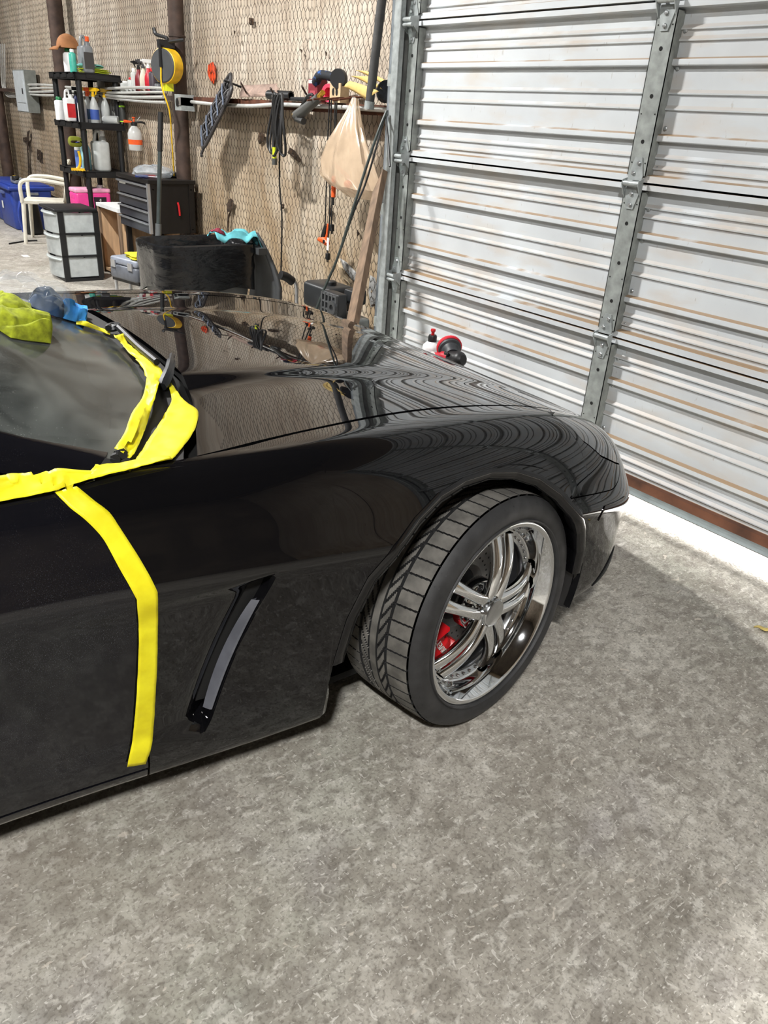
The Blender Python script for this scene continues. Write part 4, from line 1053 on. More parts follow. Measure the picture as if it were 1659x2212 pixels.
def cloth(name, label, A, B, h, m, n=26, mm=14, folds=3, seed=0, fuzz=.0, cat='towel', lo=.002):
    g = drape(A, B, n, mm, .002, 0, seed, fs=1); out = []; bot = []
    for i, r in enumerate(g):
        q = []; b_ = []
        for j, p in enumerate(r):
            x, y = i/n, j/mm; e = min(1, min(x, 1-x)*9)*min(1, min(y, 1-y)*6); e = e**.5
            nr = Vector((.1, .35, .93)); hh = h*e*(.30+.70*abs(math.sin(PI*folds*(y+.35*x+.05*noise.noise((p.x*8, p.y*8, seed)))+seed))**.45)*(1+.35*noise.noise((p.x*22+seed, p.y*22, p.z*22)))
            q.append(p+nr*(hh+lo)); b_.append(p+nr*lo*.5)
        out.append(q); bot.append(b_)
    mb = MB().grid(out); mb.grid(bot)
    nn, mmn = len(out), len(out[0])
    o = mb.build(name, m, None, ang=80); solo(o); return tag(o, label, cat)
terry = mat('lime_terry_cloth', S(158, 168, 36), .95, var=.25, scale=60, bump=.004, bscale=420)
cloth('towel', 'lime green terry towel folded on the windshield', [(-20, 648), (10, 660), (40, 672), (58, 682), (64, 696), (88, 708), (111, 722)], [(-20, 706), (5, 722), (22, 733), (50, 738), (75, 741), (95, 743), (109, 745)], .042, terry, 60, 40, 2.6, 1)
cloth('cloth', 'dark blue microfibre cloth in a clear bag at the windshield foot', [(62, 647), (85, 641), (110, 648), (128, 662), (138, 676)], [(58, 660), (80, 672), (105, 682), (122, 688), (136, 690)], .03, mat('navy_cloth', S(34, 62, 96), .9, var=.2, bump=.003, bscale=300), 16, 10, 1.5, 3, cat='cloth')
cloth('cloth', 'bright blue cloth poking out of the clear bag at the windshield foot', [(126, 662), (150, 662), (175, 676), (188, 690)], [(124, 686), (140, 692), (160, 698), (186, 697)], .028, mat('bright_blue_cloth', S(62, 148, 222), .85, var=.2, bump=.003, bscale=200), 16, 10, 2, 5, cat='cloth')
cloth('plastic_bag', 'clear plastic bag lying across the foot of the windshield', [(-20, 612), (30, 625), (70, 633), (120, 645), (160, 664)], [(-20, 634), (25, 648), (55, 660), (85, 676), (140, 690)], .045, mat('clear_film', S(206, 214, 222), .12, var=.05, alpha=.13), 24, 10, 2.4, 8, cat='bag', lo=.006)
# ------------------------------------------------------------------ things along the wall
def lab(col, name=None): return mat(name or ('print_%d_%d_%d' % col), S(*col), .5, var=.04)
green_m = mat('green_plastic', S(36, 120, 72), .4); teal_m = mat('teal_cloth', S(122, 190, 186), .9, bump=.003, bscale=200); limec = mat('lime_glove_cloth', S(196, 206, 60), .9, bump=.003, bscale=200)
amber = mat('yellow_plastic', S(236, 190, 30), .4); red_m = mat('red_plastic', S(190, 30, 36), .4); org = mat('orange_plastic', S(240, 96, 40), .4); greyp = mat('grey_plastic', S(128, 132, 136), .45)
blue_m = mat('blue_tote_plastic', S(42, 66, 150), .42, var=.1); clearp = mat('milky_plastic', S(214, 218, 216), .3, var=.05, alpha=.72); pinkl = mat('pink_liquid', S(232, 70, 150), .3, var=.05); cream = mat('cream_plastic', S(226, 222, 208), .45, var=.05)
wood = mat('grey_brown_lumber', S(126, 104, 84), .7, var=.2, scale=6, stretch=(6, 6, .6), bump=.001); ply = mat('pale_plywood', S(198, 164, 128), .65, var=.15, scale=5, stretch=(5, 5, .7))
whitel = lab((236, 236, 232)); 
# ---- shelf unit
SX1, SY0, SY1 = -7.9, 2.50, 2.915; SX0 = onY((104, 148), SY0).x; SZ = [.06, .42, .835, 1.245, 1.645]
SX0 = max(SX0, SX1-.92)
sh = thing('shelf_unit', 'black plastic four-post shelf unit crowded with bottles', 'shelf', ((SX0+SX1)/2, (SY0+SY1)/2, 0))
for z in SZ:
    m = MB(); m.b2((SX0, SY0, z-.012), (SX1, SY1, z)); t = .05
    m.b2((SX0, SY0, z-t), (SX1, SY0+.015, z+.006)); m.b2((SX0, SY1-.015, z-t), (SX1, SY1, z+.006)); m.b2((SX0, SY0, z-t), (SX0+.015, SY1, z+.006)); m.b2((SX1-.015, SY0, z-t), (SX1, SY1, z+.006))
    for k in range(4): x = SX0+(SX1-SX0)*(k+.5)/4; m.b2((x-.06, SY0-.006, z-t+.012), (x+.06, SY0, z-.004))
    m.b2((SX1, SY0+.1, z-t+.012), (SX1+.006, SY1-.1, z-.004))
    o = m.build('shelf', blk, sh, world=True, smooth=False); o.data.materials[0] = blk
for x in (SX0+.04, SX1-.04):
    for y in (SY0+.04, SY1-.04):
        m = MB(); m.cyl((x, y, 0), (x, y, SZ[-1]-.05), .026, n=12); m.build('post', blk, sh, world=True)
def S3(px, z):     # pixel of a base standing on a shelf board
    p = onZ(px, z); return p
def bottle(name, label, px, z, h, r, body, capm, kind='spray', X=None, lbl=None, cat='bottle', group=None, Y=None, sc=(1, 1), rz=0., head=None):
    """base of the thing at height z under pixel column px[0]; depth from X or Y"""
    p = onX(px, X) if X is not None else onY(px, Y)
    o = thing(name, label, cat, (p.x, p.y, z), rz, group)
    if kind == 'spray':
        MB().lathe([(r*.92, 0), (r, h*.03), (r, h*.42), (r*.9, h*.52), (r*.5, h*.66), (r*.36, h*.70), (r*.36, h*.73)], n=16, sx=sc[0], sy=sc[1]).build('body', body, o)
        m = MB(); m.lathe([(r*.42, h*.73), (r*.42, h*.79), (r*.3, h*.8), (r*.3, h*.86)], n=12); m.box((0, -r*.25, h*.92), (r*.55, r*2.0, h*.10)); m.box((0, -r*1.5, h*.925), (r*.3, r*.6, h*.05)); m.box((0, -r*.9, h*.84), (r*.28, r*.25, h*.14), Matrix.Rotation(.35, 3, 'X'))
        m.build('trigger_head', capm, o, smooth=False)
    elif kind == 'can':
        MB().lathe([(r, 0), (r, h*.78), (r*.9, h*.82), (r*.55, h*.86)], n=16).build('body', body, o)
        MB().lathe([(r*.6, h*.86), (r*.62, h*.96), (r*.5, h), (0, h)], n=12).build('cap', capm, o)
    elif kind == 'jug':
        MB().rbox((0, 0, h*.36), (r*2*sc[0], r*2*sc[1], h*.72), r*.35).build('body', body, o)
        MB().lathe([(r*.35, h*.70), (r*.32, h*.80), (r*.2, h*.84)], (r*sc[0]*.45, 0, 0), n=12).build('neck', body, o)
        MB().lathe([(r*.26, h*.84), (r*.26, h*.97), (0, h*.97)], (r*sc[0]*.45, 0, 0), n=12).build('cap', capm, o)
        MB().tube(smooth_path([(r*sc[0]*.25, 0, h*.74), (r*sc[0]*.1, 0, h*.93), (-r*sc[0]*.5, 0, h*.93), (-r*sc[0]*.75, 0, h*.70)], 4), r*.16, 8).build('handle', body, o)
    if lbl is not None:
        if kind == 'jug': MB().b2((-r*sc[0]*.8, -r*sc[1]-.0015, h*.12), (r*sc[0]*.8, -r*sc[1]-.0005, h*.55)).build('label_print', lbl, o, smooth=False); MB().b2((r*sc[0]+.0005, -r*sc[1]*.7, h*.12), (r*sc[0]+.0015, r*sc[1]*.7, h*.55)).build('label_print', lbl, o, smooth=False)
        else: MB().lathe([(r+.0008, h*.10), (r+.0008, h*.38 if kind == 'spray' else h*.7)], n=16, sx=sc[0], sy=sc[1]).build('label_print', lbl, o, solid=0)
    return o
ZT, Z2, Z3, Z4 = SZ[4]+.001, SZ[3]+.001, SZ[2]+.001, SZ[1]+.001
# top shelf
o = bottle('coolant_jug', 'grey jug with orange cap on the top shelf beside teal towel', (186, 135), ZT, .30, .085, greyp, org, 'jug', X=SX1-.10, lbl=lab((64, 62, 62)), cat='jug', sc=(.6, 1), rz=PI/2)
o2 = bottle('spray_bottle', 'teal bottle in front of the grey jug on the top shelf', (158, 140), ZT, .18, .03, mat('teal_plastic', S(70, 176, 158), .4), wht, 'can', X=SX1-.08, lbl=None)
bottle('detergent_bottle', 'white and green bottle under the tan cap on the top shelf', (150, 140), ZT, .2, .05, wht, green_m, 'can', X=SX1-.42)
p = onX((146, 98), SX1-.40)
cap = thing('baseball_cap', 'tan suede baseball cap perched on bottles on the top shelf', 'hat', (p.x, p.y, ZT+.20))
tan_m = mat('tan_suede', S(164, 112, 72), .85, var=.12, bump=.002, bscale=200)
rows = []
for i in range(9):
    t = PI/2*i/8; rows.append([Vector((.085*math.cos(t)*math.cos(a), .10*math.cos(t)*math.sin(a), .115*math.sin(t)**.9)) for a in [2*PI*k/20 for k in range(20)]])
MB().grid(rows, True).build('crown', tan_m, cap, solid=0)
MB().grid([[Vector((x, -.085-.085*f*math.sqrt(max(0, 1-(x/.08)**2)), .012-.035*f*f)) for x in np.linspace(-.075, .075, 9)] for f in np.linspace(0, 1, 5)]).build('brim', tan_m, cap, solid=.004)
def stackcloth(name, label, c, d, m, layers=2, seed=0, cat='towel'):
    mb = MB(); lh = d[2]/layers
    rows_t = []; n = 12
    for L_ in range(layers):
        G = []
        for i in range(n+1):
            r = []
            for k in range(17):
                a = 2*PI*k/16; ca, sa = math.cos(a), math.sin(a); y = math.copysign(abs(ca)**.5, ca)*d[1]/2*(1+.1*noise.noise((i*.3, k, seed+L_))); z = lh*(L_+.5)+math.copysign(abs(sa)**.8, sa)*lh*.5
                e = min(1, min(i, n-i)/1.5+.25); x = -d[0]/2+d[0]*i/n
                r.append(Vector((x, y*(.85+.15*e)+.02*noise.noise((x*9, L_, seed)), lh*(L_+.5)+(z-lh*(L_+.5))*e+.004*noise.noise((x*20, y*20, seed)))))
            G.append(r)
        mb.grid(G)
    o = mb.build(name, m, None, ang=80); o.location = c; return tag(o, label, cat)
p = onX((198, 138), SX1-.06)
stackcloth('towel', 'pale teal rolled towel on top of lime cloths on the top shelf', (p.x-.06, p.y, ZT+.045), (.14, .22, .035), teal_m, 1, 1).rotation_euler[2] = .1
stackcloth('towel', 'lime green folded cloths under teal towel at the top shelf edge', (p.x-.05, p.y+.03, ZT), (.16, .26, .043), limec, 3, 4)
# second shelf
bottle('cleaner_bottle', 'red and white bottle with dark cap on the second shelf', (152, 250), Z2, .27, .06, wht, blk, 'jug', X=SX1-.30, lbl=red_m, sc=(.75, .9), rz=PI/2)
bottle('paper_box', 'small white carton with green band at the second shelf corner', (131, 250), Z2, .2, .045, wht, green_m, 'can', X=SX1-.62)
for k, (x, xo, b_, c_, l_, t_) in enumerate([(179, .14, whitel, amber, None, 'white spray bottle with yellow trigger beside the front shelf post'), (192, .24, clearp, org, lab((60, 90, 120)), 'clear spray bottle with orange-brown label behind the yellow triggers'), (205, .10, clearp, amber, lab((64, 92, 170)), 'clear spray bottle with blue print and yellow trigger on the second shelf'), (221, .30, clearp, mat('brown_plastic', S(96, 70, 52), .4), None, 'clear spray bottle with brown trigger at the back of the second shelf'), (229, .16, clearp, amber, None, 'clear spray bottle with yellow and black trigger near the white tube'), (247, .33, clearp, blk, None, 'grey spray bottle with black trigger at the back shelf post'), (168, .42, mat('navy_plastic', S(30, 40, 84), .4), blk, None, 'dark blue spray bottle at the back of the second shelf')]):
    bottle('spray_bottle', t_, (x, 250), Z2, .30, .040, b_, c_, 'spray', X=SX1-xo, lbl=l_, rz=PI/2+.3*k)
p = onX((240, 244), SX1-.06); m = MB().lathe([(.0, -.09), (.022, -.088), (.034, -.06), (.036, .06), (.030, .07), (.0, .072)], (0, 0, .037), (.55, .5, 0), 16)
o = m.build('white_tube', clearp, None); o.location = (p.x, p.y, Z2); tag(o, 'short white tube lying on its side at the second shelf front', 'tube')
p = onX((262, 215), SX1+.03); o = thing('spray_bottle', 'black spray bottle with lime bands hung on the shelf edge', 'bottle', (p.x, p.y-.0, 1.27), 0, None, rx=.0)
MB().lathe([(.027, 0), (.028, .01), (.028, .13), (.020, .165), (.012, .175)], n=14).build('body', lab((60, 62, 60)), o); MB().lathe([(.0288, .002), (.0288, .012)], n=14).build('band', mat('lime_print', S(170, 230, 60), .5), o, solid=0); MB().lathe([(.0288, .125), (.0265, .14)], n=14).build('band', MATS['lime_print'], o, solid=0)
m = MB(); m.lathe([(.014, .172), (.014, .195)], n=10); m.box((0, -.006, .212), (.022, .07, .03)); m.box((0, -.03, .19), (.01, .012, .04)); m.build('trigger_head', wht, o, smooth=False); MB().tube([(-.03, 0, .18), (-.0, 0, .18), (.013, 0, .185)], .003, 6).build('hook', galv, o)
# third shelf
bottle('water_jug', 'large translucent white jug on the third shelf', (219, 350), Z3, .36, .105, clearp, wht, 'jug', X=SX1-.14, cat='jug', sc=(.62, 1), rz=PI/2)
bottle('spray_bottle', 'green topped spray bottle behind the white jug on the third shelf', (187, 350), Z3, .36, .045, lab((150, 200, 210)), green_m, 'spray', X=SX1-.2, rz=PI/2)
bottle('detergent_bottle', 'white detergent bottle with blue and red print on the third shelf', (174, 350), Z3, .24, .045, wht, blue_m, 'can', X=SX1-.26, lbl=lab((90, 120, 190)))
p = onX((172, 350), SX1-.08); m = MB(); m.box((0, 0, .012), (.16, .05, .02)); m.tube(smooth_path([(-.02, 0, .02), (.0, 0, .05), (.01, 0, .11), (.0, 0, .17)], 4), .012, 8)
for k in range(7): m.cyl((-.07+.023*k, -.02, .006), (-.07+.023*k, -.05, -.0+.004), .006, .004, 6)
o = m.build('scrub_brush', amber, None); o.location = (p.x, p.y, Z3); o.rotation_euler[2] = 1.2; tag(o, 'yellow handled scrub brush at the front of the third shelf', 'brush')
p = onX((162, 305), SX1-.16); stackcloth('cloth', 'olive green cloth draped behind the shelf post over the brush', (p.x, p.y, Z3+.2), (.10, .12, .09), mat('olive_cloth', S(120, 126, 30), .9), 1, 8, 'cloth')
# lower shelf: pink jugs
p = onX((192, 440), SX1-.13); o = thing('wash_jug', 'large rectangular jug of pink liquid with black label', 'jug', (p.x, p.y+.02, Z4), 0)
MB().rbox((0, 0, .115), (.20, .34, .23), .03).build('body', pinkl, o); MB().rbox((0, 0, .245), (.20, .34, .04), .02).build('top', mat('pale_pink_plastic', S(240, 170, 200), .35), o); MB().lathe([(.03, .26), (.03, .29), (0, .29)], (0, .1, 0), n=14).build('cap', wht, o)
MB().b2((.1005, -.0, .03), (.1025, .12, .19)).build('label_print', lab((40, 30, 40)), o, smooth=False)
put_text('Super Suds', .030, 'label_text', whitel, o, Vector((p.x+.1035, p.y+.08, Z4+.11)), (0, 0, 1), (0, -1, 0))
for k in range(4): MB().b2((-.07, -.1715, .04+.045*k), (.07, -.169, .07+.045*k)).build('rib', pinkl, o, smooth=False)
# ---- hanging pump sprayer
p = onY((294, 325), YW-.09); o = thing('pump_sprayer', 'hanging white pump sprayer with orange nozzle and black handle', 'sprayer', (p.x, p.y, p.z)); hS = (onY((294, 255), YW-.09)-p).length
MB().lathe([(.055, 0), (.062, .01), (.062, hS*.5), (.05, hS*.62), (.026, hS*.72), (.024, hS*.76)], n=18).build('body', clearp, o); MB().lathe([(.0625, hS*.18), (.0625, hS*.33)], n=18).build('label_print', org, o, solid=0)
m = MB(); m.lathe([(.028, hS*.74), (.028, hS*.84), (.018, hS*.86)], n=14); m.tube(smooth_path([(0, 0, hS*.84), (.02, .06, hS*.86), (.02, .10, hS*.80), (.015, .115, hS*.62)], 5), .009, 8); m.build('pump_handle', blk, o)
m = MB(); m.lathe([(.007, hS*.86), (.007, hS*.95), (.016, hS*.97), (.016, hS)], n=10); m.cyl((0, -.02, hS*.85), (-.01, -.09, hS*.86), .008, .012, 8); m.build('nozzle', org, o)
MB().tube([(0, .03, hS*.9), (0, .06, hS*1.02)], .002, 5).build('hook_wire', galv, o)
# ---- tool cabinet on its stand
TX1, TY0, TY1, TZ0, TZ1 = -6.3, 2.47, 2.86, .50, .905; TX0 = TX1-.68
tc_ = thing('tool_cabinet', 'black steel tool cabinet with four silver-edged drawers', 'tool cabinet', ((TX0+TX1)/2, (TY0+TY1)/2, 0))
blks = mat('black_powder_steel', S(22, 20, 20), .4, .2, var=.1); slv = mat('brushed_silver_edge', S(190, 192, 196), .3, .8, var=.05); drw = mat('dark_glossy_drawer', S(70, 72, 80), .22, .5, var=.05)
m = MB(); m.b2((TX0, TY0+.02, TZ0), (TX1, TY1, TZ1-.03)); m.build('body', blks, tc_, world=True, smooth=False)
MB().b2((TX0-.012, TY0, TZ1-.03), (TX1+.012, TY1+.012, TZ1)).build('top', blks, tc_, world=True, smooth=False, bevel=.004)
zz = TZ1-.045
for k, hgt in enumerate((.10, .085, .085, .085)):
    d = MB().b2((TX0+.015, TY0, zz-hgt+.006), (TX1-.03, TY0+.03, zz)).build('drawer', drw, tc_, world=True, smooth=False); MB().b2((TX0+.012, TY0-.014, zz-.014), (TX1-.028, TY0+.002, zz-.002)).build('drawer_pull', slv, d, world=True, smooth=False); zz -= hgt+.004
MB().b2((TX1-.03, TY0-.002, TZ0), (TX1, TY0+.02, TZ1-.03)).build('corner_trim', slv, tc_, world=True, smooth=False)
for y, z in ((TY0+.04, TZ0+.03), (TY0+.04, TZ1-.07), (TY1-.03, TZ0+.03), (TY1-.03, TZ1-.07)): MB().lathe([(.011, 0), (.011, .003), (.006, .006), (0, .006)], (TX1, y, z), (1, 0, 0), 10).build('rivet', slv, tc_, world=True)
MB().b2((TX1, TY0+.02, TZ0), (TX1+.006, TY0+.055, TZ1-.03)).build('side_rib', blks, tc_, world=True, smooth=False); MB().b2((TX1, TY1-.05, TZ0), (TX1+.006, TY1-.01, TZ1-.03)).build('side_rib', blks, tc_, world=True, smooth=False)
MB().b2((TX0+.06, TY0-.003, TZ1-.075), (TX0+.2, TY0, TZ1-.055)).build('badge', whitel, tc_, world=True, smooth=False)
MB().tube(smooth_path([(TX1+.008, TY0+.24, .74), (TX1+.016, TY0+.245, .70), (TX1+.012, TY0+.25, .64)], 4), .008, 6).build('side_handle', red_m, tc_, world=True)
for x in (TX0+.05, TX1-.05):
    for y in (TY0+.05, TY1-.05): MB().b2((x-.02, y-.02, .02), (x+.02, y+.02, TZ0)).build('stand_leg', blks, tc_, world=True, smooth=False)
MB().b2((TX0+.03, TY0+.03, .1), (TX1-.03, TY1-.03, .13)).build('stand_shelf', blks, tc_, world=True, smooth=False)
# clutter on the cabinet: clear bag of tools and blue-handled tool
p = onX((325, 372), TX1-.16); rows = []
for i in range(9):
    t = PI*i/8; rows.append([Vector((.12*math.sin(t)*math.cos(a)*(1+.3*noise.noise((i, a, 1))), .17*math.sin(t)*math.sin(a)*(1+.3*noise.noise((i, a, 4))), max(0, .045+.05*math.cos(t)+.02*noise.noise((i*2, a*2, 2))))) for a in [2*PI*k/18 for k in range(18)]])
o = MB().grid(rows, True).build('tool_bag', mat('crinkled_clear_film', S(190, 198, 204), .15, var=.2, alpha=.5, bump=.01, bscale=30), None); o.location = (p.x, p.y+.02, TZ1+.001); tag(o, 'crumpled clear bag of small parts on the tool cabinet', 'bag')
for k, (px, c_, t_) in enumerate(((( 303, 380), blue_m, 'blue handled screwdriver on the tool cabinet edge'), ((318, 384), red_m, 'red handled screwdriver on the tool cabinet edge'))):
    p = onX(px, TX1-.10); m = MB(); o = thing('screwdriver', t_, 'tool', (p.x-.1, p.y, TZ1+.013), .9+.3*k)
    MB().cyl((0, 0, 0), (.1, 0, 0), .011, .012, 8).build('handle', c_, o); MB().cyl((.1, 0, 0), (.2, 0, 0), .003, n=6).build('shaft', slv, o)
p = onX((385, 380), TX1-.2); o = MB().rbox((0, 0, .02), (.09, .16, .04), .012).build('work_light', blk, None); o.location = (p.x-.05, p.y, TZ1+.001); tag(o, 'small black box lying on the tool cabinet', 'box')
# plywood cabinet beside it
pc = thing('plywood_cabinet', 'open wooden cabinet with white top between drawers and tool cabinet', 'cabinet', (-7.35, 2.68, 0))
q = onX((250, 450), -6.95)
MB().b2((-7.55, 2.46, .58), (-7.0, 2.93, .61)).build('top', wht, pc, world=True, smooth=False)
for x in (-7.53, -7.02): MB().b2((x-.012, 2.48, 0), (x+.012, 2.92, .58)).build('side_panel', ply, pc, world=True, smooth=False)
MB().b2((-7.52, 2.90, 0), (-7.03, 2.92, .58)).build('back_panel', ply, pc, world=True, smooth=False); MB().b2((-7.52, 2.48, .02), (-7.03, 2.9, .045)).build('bottom_panel', ply, pc, world=True, smooth=False)
for x in (-7.53, -7.02): MB().b2((x-.02, 2.465, 0), (x+.02, 2.482, .58)).build('face_strip', wood, pc, world=True, smooth=False)
bx = thing('plywood_sheet', 'upright plywood sheet behind the tool cabinet stand', 'plywood', (-6.62, 2.88, 0)); MB().b2((-7.0, 2.885, 0), (-6.3, 2.905, .48)).build('board', ply, bx, world=True, smooth=False)
# ---- standing vacuum tube
a = onX((342, 505), -5.75); b = onX((347, 242), -5.75)
o = thing('vacuum_pole', 'dark vacuum wand standing upright behind the trash bin', 'pole', (a.x, a.y, 0)); m = MB(); a2 = a-Vector((0, 0, 0)); d = (b-a).normalized(); f0 = a-d*(a.z/d.z)
MB().cyl(f0, b, .016, .015, 12).build('tube', mat('dark_green_grey_tube', S(66, 74, 74), .35, .2), o, world=True); MB().cyl(a-d*.02, a+d*.07, .022, .022, 12).build('collar', mat('grey_collar', S(92, 96, 98), .5), o, world=True); MB().cyl(b-d*.25, b, .0185, .0185, 12).build('grip', blk2, o, world=True)
MB().box(f0+Vector((0, 0, .02)), (.26, .10, .04)).build('floor_head', blk, o, world=True, smooth=False)
# ---- plastic drawer cart
dx0, dx1, dy0, dy1, dz = -7.53, -7.12, 1.99, 2.32, .60
dc = thing('drawer_cart', 'black framed cart with three translucent white drawers', 'drawer unit', ((dx0+dx1)/2, (dy0+dy1)/2, 0))
dr_m = mat('frosted_drawer', S(206, 212, 212), .35, var=.08, alpha=.62)
MB().rbox(((dx0+dx1)/2, (dy0+dy1)/2-.015, dz-.012), (dx1-dx0+.02, dy1-dy0+.04, .024), .012).build('top', blk, dc, world=True)
MB().b2((dx0, dy0, .0), (dx1, dy1, .025)).build('base', blk, dc, world=True, smooth=False)
for x in (dx0, dx1-.025):
    for y in (dy0, dy1-.035): MB().b2((x, y, .02), (x+.025, y+.045, dz-.02)).build('post', blk, dc, world=True, smooth=False)
for k in range(3):
    z0 = .035+.185*k; z1 = z0+.170; G = []
    for x in (dx0, dx1-.012): MB().b2((x, dy0, z1), (x+.012, dy1, z1+.016)).build('rail', blk, dc, world=True, smooth=False)
    m = MB(); rows = []
    for i in range(13):
        f = -1+2*i/12; rows.append([Vector(((dx0+dx1)/2+f*.2, dy0-.004-.045*(1-f*f), z)) for z in (z0, z0+.06, z1-.03, z1-.012, z1)])
    m.grid(rows)
    m.b2((dx0+.014, dy0+.0, z0), (dx0+.017, dy1-.02, z1-.01)); m.b2((dx1-.017, dy0, z0), (dx1-.014, dy1-.02, z1-.01)); m.b2((dx0+.014, dy0, z0), (dx1-.014, dy1-.02, z0+.003)); m.b2((dx0+.014, dy1-.023, z0), (dx1-.014, dy1-.02, z1-.01))
    d = m.build('drawer', dr_m, dc, world=True, smooth=False)
    rows = [[Vector(((dx0+dx1)/2+f*.2, dy0-.004-.045*(1-f*f)-.016*e, z1-.01-.012*e)) for e in (0, 1)] for f in np.linspace(-1, 1, 13)]; MB().grid(rows).build('drawer_lip', dr_m, d, world=True, solid=.003)
    inner_c = [(150, 146, 140), (120, 116, 112), (150, 176, 150)][k]
    MB().rbox((dx1-.12, (dy0+dy1)/2, z0+.045), (.16, .26, .075), .03).build('contents', mat('drawer_contents_%d' % k, S(*inner_c), .9, var=.4, scale=14, col2=S(*[(190, 186, 180), (150, 150, 150), (110, 170, 200)][k])), d, world=True)
# ---- chair
ch = thing('plastic_chair', 'cream moulded plastic chair behind the drawer cart', 'chair', (-9.42, 2.52, 0), -.4)
MB().rbox((0, 0, .42), (.46, .44, .03), .03).build('seat', cream, ch)
G = [[Vector((.22*math.sin(f*1.25), .20+.05*math.cos(f*1.25)+.07*t, .43+.42*t-.05*t*f*f)) for f in np.linspace(-1, 1, 13)] for t in np.linspace(0, 1, 6)]
for k in range(7):
    f = -.9+1.8*k/6; MB().grid([[Vector((.22*math.sin((f+d_)*1.25), .20+.05*math.cos((f+d_)*1.25)+.07*t, .43+.40*t)) for d_ in (-.09, .09)] for t in np.linspace(0, 1, 6)]).build('back_slat', cream, ch, solid=.01)
MB().tube(smooth_path([Vector((.24*math.sin(f*1.3), .27+.03*math.cos(f*1.3), .84-.05*f*f)) for f in np.linspace(-1, 1, 7)], 4), .022, 8).build('top_rail', cream, ch)
for s_ in (-1, 1):
    MB().tube(smooth_path([(s_*.23, -.2, .42), (s_*.26, -.18, .62), (s_*.26, .0, .65), (s_*.24, .25, .62)], 5), .02, 8).build('armrest', cream, ch)
    for y in (-.19, .2): MB().cyl((s_*.22, y, .42), (s_*.25, y*1.15, 0), .024, .018, 10).build('leg', cream, ch)
# ---- blue totes
def tote(x, y, label, w=.62, d=.42, h=.46, rz=0):
    t = thing('storage_tote', label, 'storage tote', (x, y, 0), rz, 'blue totes by the far wall')
    MB().rbox((0, 0, h*.45), (w*.88, d*.86, h*.9), .04, taper=1.1).build('tub', blue_m, t); MB().rbox((0, 0, h*.93), (w+.03, d+.03, .045), .03).build('lid', blue_m, t); MB().rbox((0, 0, h*.985), (w-.06, d-.06, .02), .03).build('lid_panel', blue_m, t)
    for s_ in (-1, 1): MB().box((s_*w*.5, 0, h*.82), (.03, .14, .03)).build('latch', greyp, t, smooth=False)
    MB().box((0, -d*.5, h*.80), (.16, .025, .03)).build('handle', lab((96, 110, 160)), t, smooth=False); MB().box((-.1, -d*.475, h*.5), (.05, .004, .08)).build('sticker', whitel, t, smooth=False)
    return t
pt = onZ((70, 497), 0)
tote(-10.6, 2.60, 'blue lidded storage tote with grey latches beside the chair', w=.70, d=.50, h=.50)
tote(-11.45, 2.64, 'blue lidded storage tote farther along the wall beyond the near tote', w=.70, d=.46, h=.47)
p = Vector((-10.45, 2.5, .505)); o = thing('sander', 'small grey and yellow hand tool on the blue tote lid', 'tool', (p.x, p.y, p.z)); MB().rbox((0, 0, .035), (.2, .1, .07), .02).build('body', greyp, o); MB().rbox((.05, -.02, .06), (.10, .07, .05), .015).build('grip', blk, o); MB().rbox((-.07, .0, .05), (.05, .05, .06), .015).build('dial', amber, o)
o = thing('backpack_blower', 'black bag with blue strap leaning beside the blue tote', 'bag', (-9.98, 2.5, 0)); MB().rbox((0, 0, .2), (.22, .2, .40), .07, taper=.7).build('bag_body', blk, o); MB().tube(smooth_path([(.03, -.11, .36), (.05, -.15, .22), (.04, -.12, .03)], 5), .02, 8).build('strap', blue_m, o)
for k, (a_, b_) in enumerate((((20, 526), (62, 519)), ((55, 520), (80, 519)))):
    A_, B_ = onZ(a_, .01), onZ(b_, .01); o = MB().cyl(A_, B_, .009, n=6).build('floor_strip', blk2, None); solo(o); o.location.z = 0.0; tag(o, ['long thin black strip on the floor before the totes', 'short thin black strip on the floor by the drawer cart'][k], 'strip')
p = onZ((55, 553), 0); o = MB().b2((-.06, -.03, 0), (.06, .03, .002)).build('paper_scrap', whitel, None, smooth=False); o.location = p; tag(o, 'small white paper scrap on the floor before the totes', 'paper')
p = onZ((1648, 1362), 0); o = MB().grid([[Vector((-.03+.06*i/8, .011*math.sin(PI*i/8)*f, .003+.006*abs(f)+.003*math.sin(i))) for f in (-1, -.5, 0, .5, 1)] for i in range(9)]).build('dry_leaf', mat('dry_leaf_tan', S(206, 184, 110), .8, var=.2), None, solid=.001); o.location = p; o.rotation_euler[2] = .6; tag(o, 'small dry yellow leaf lying on the open concrete floor', 'leaf')
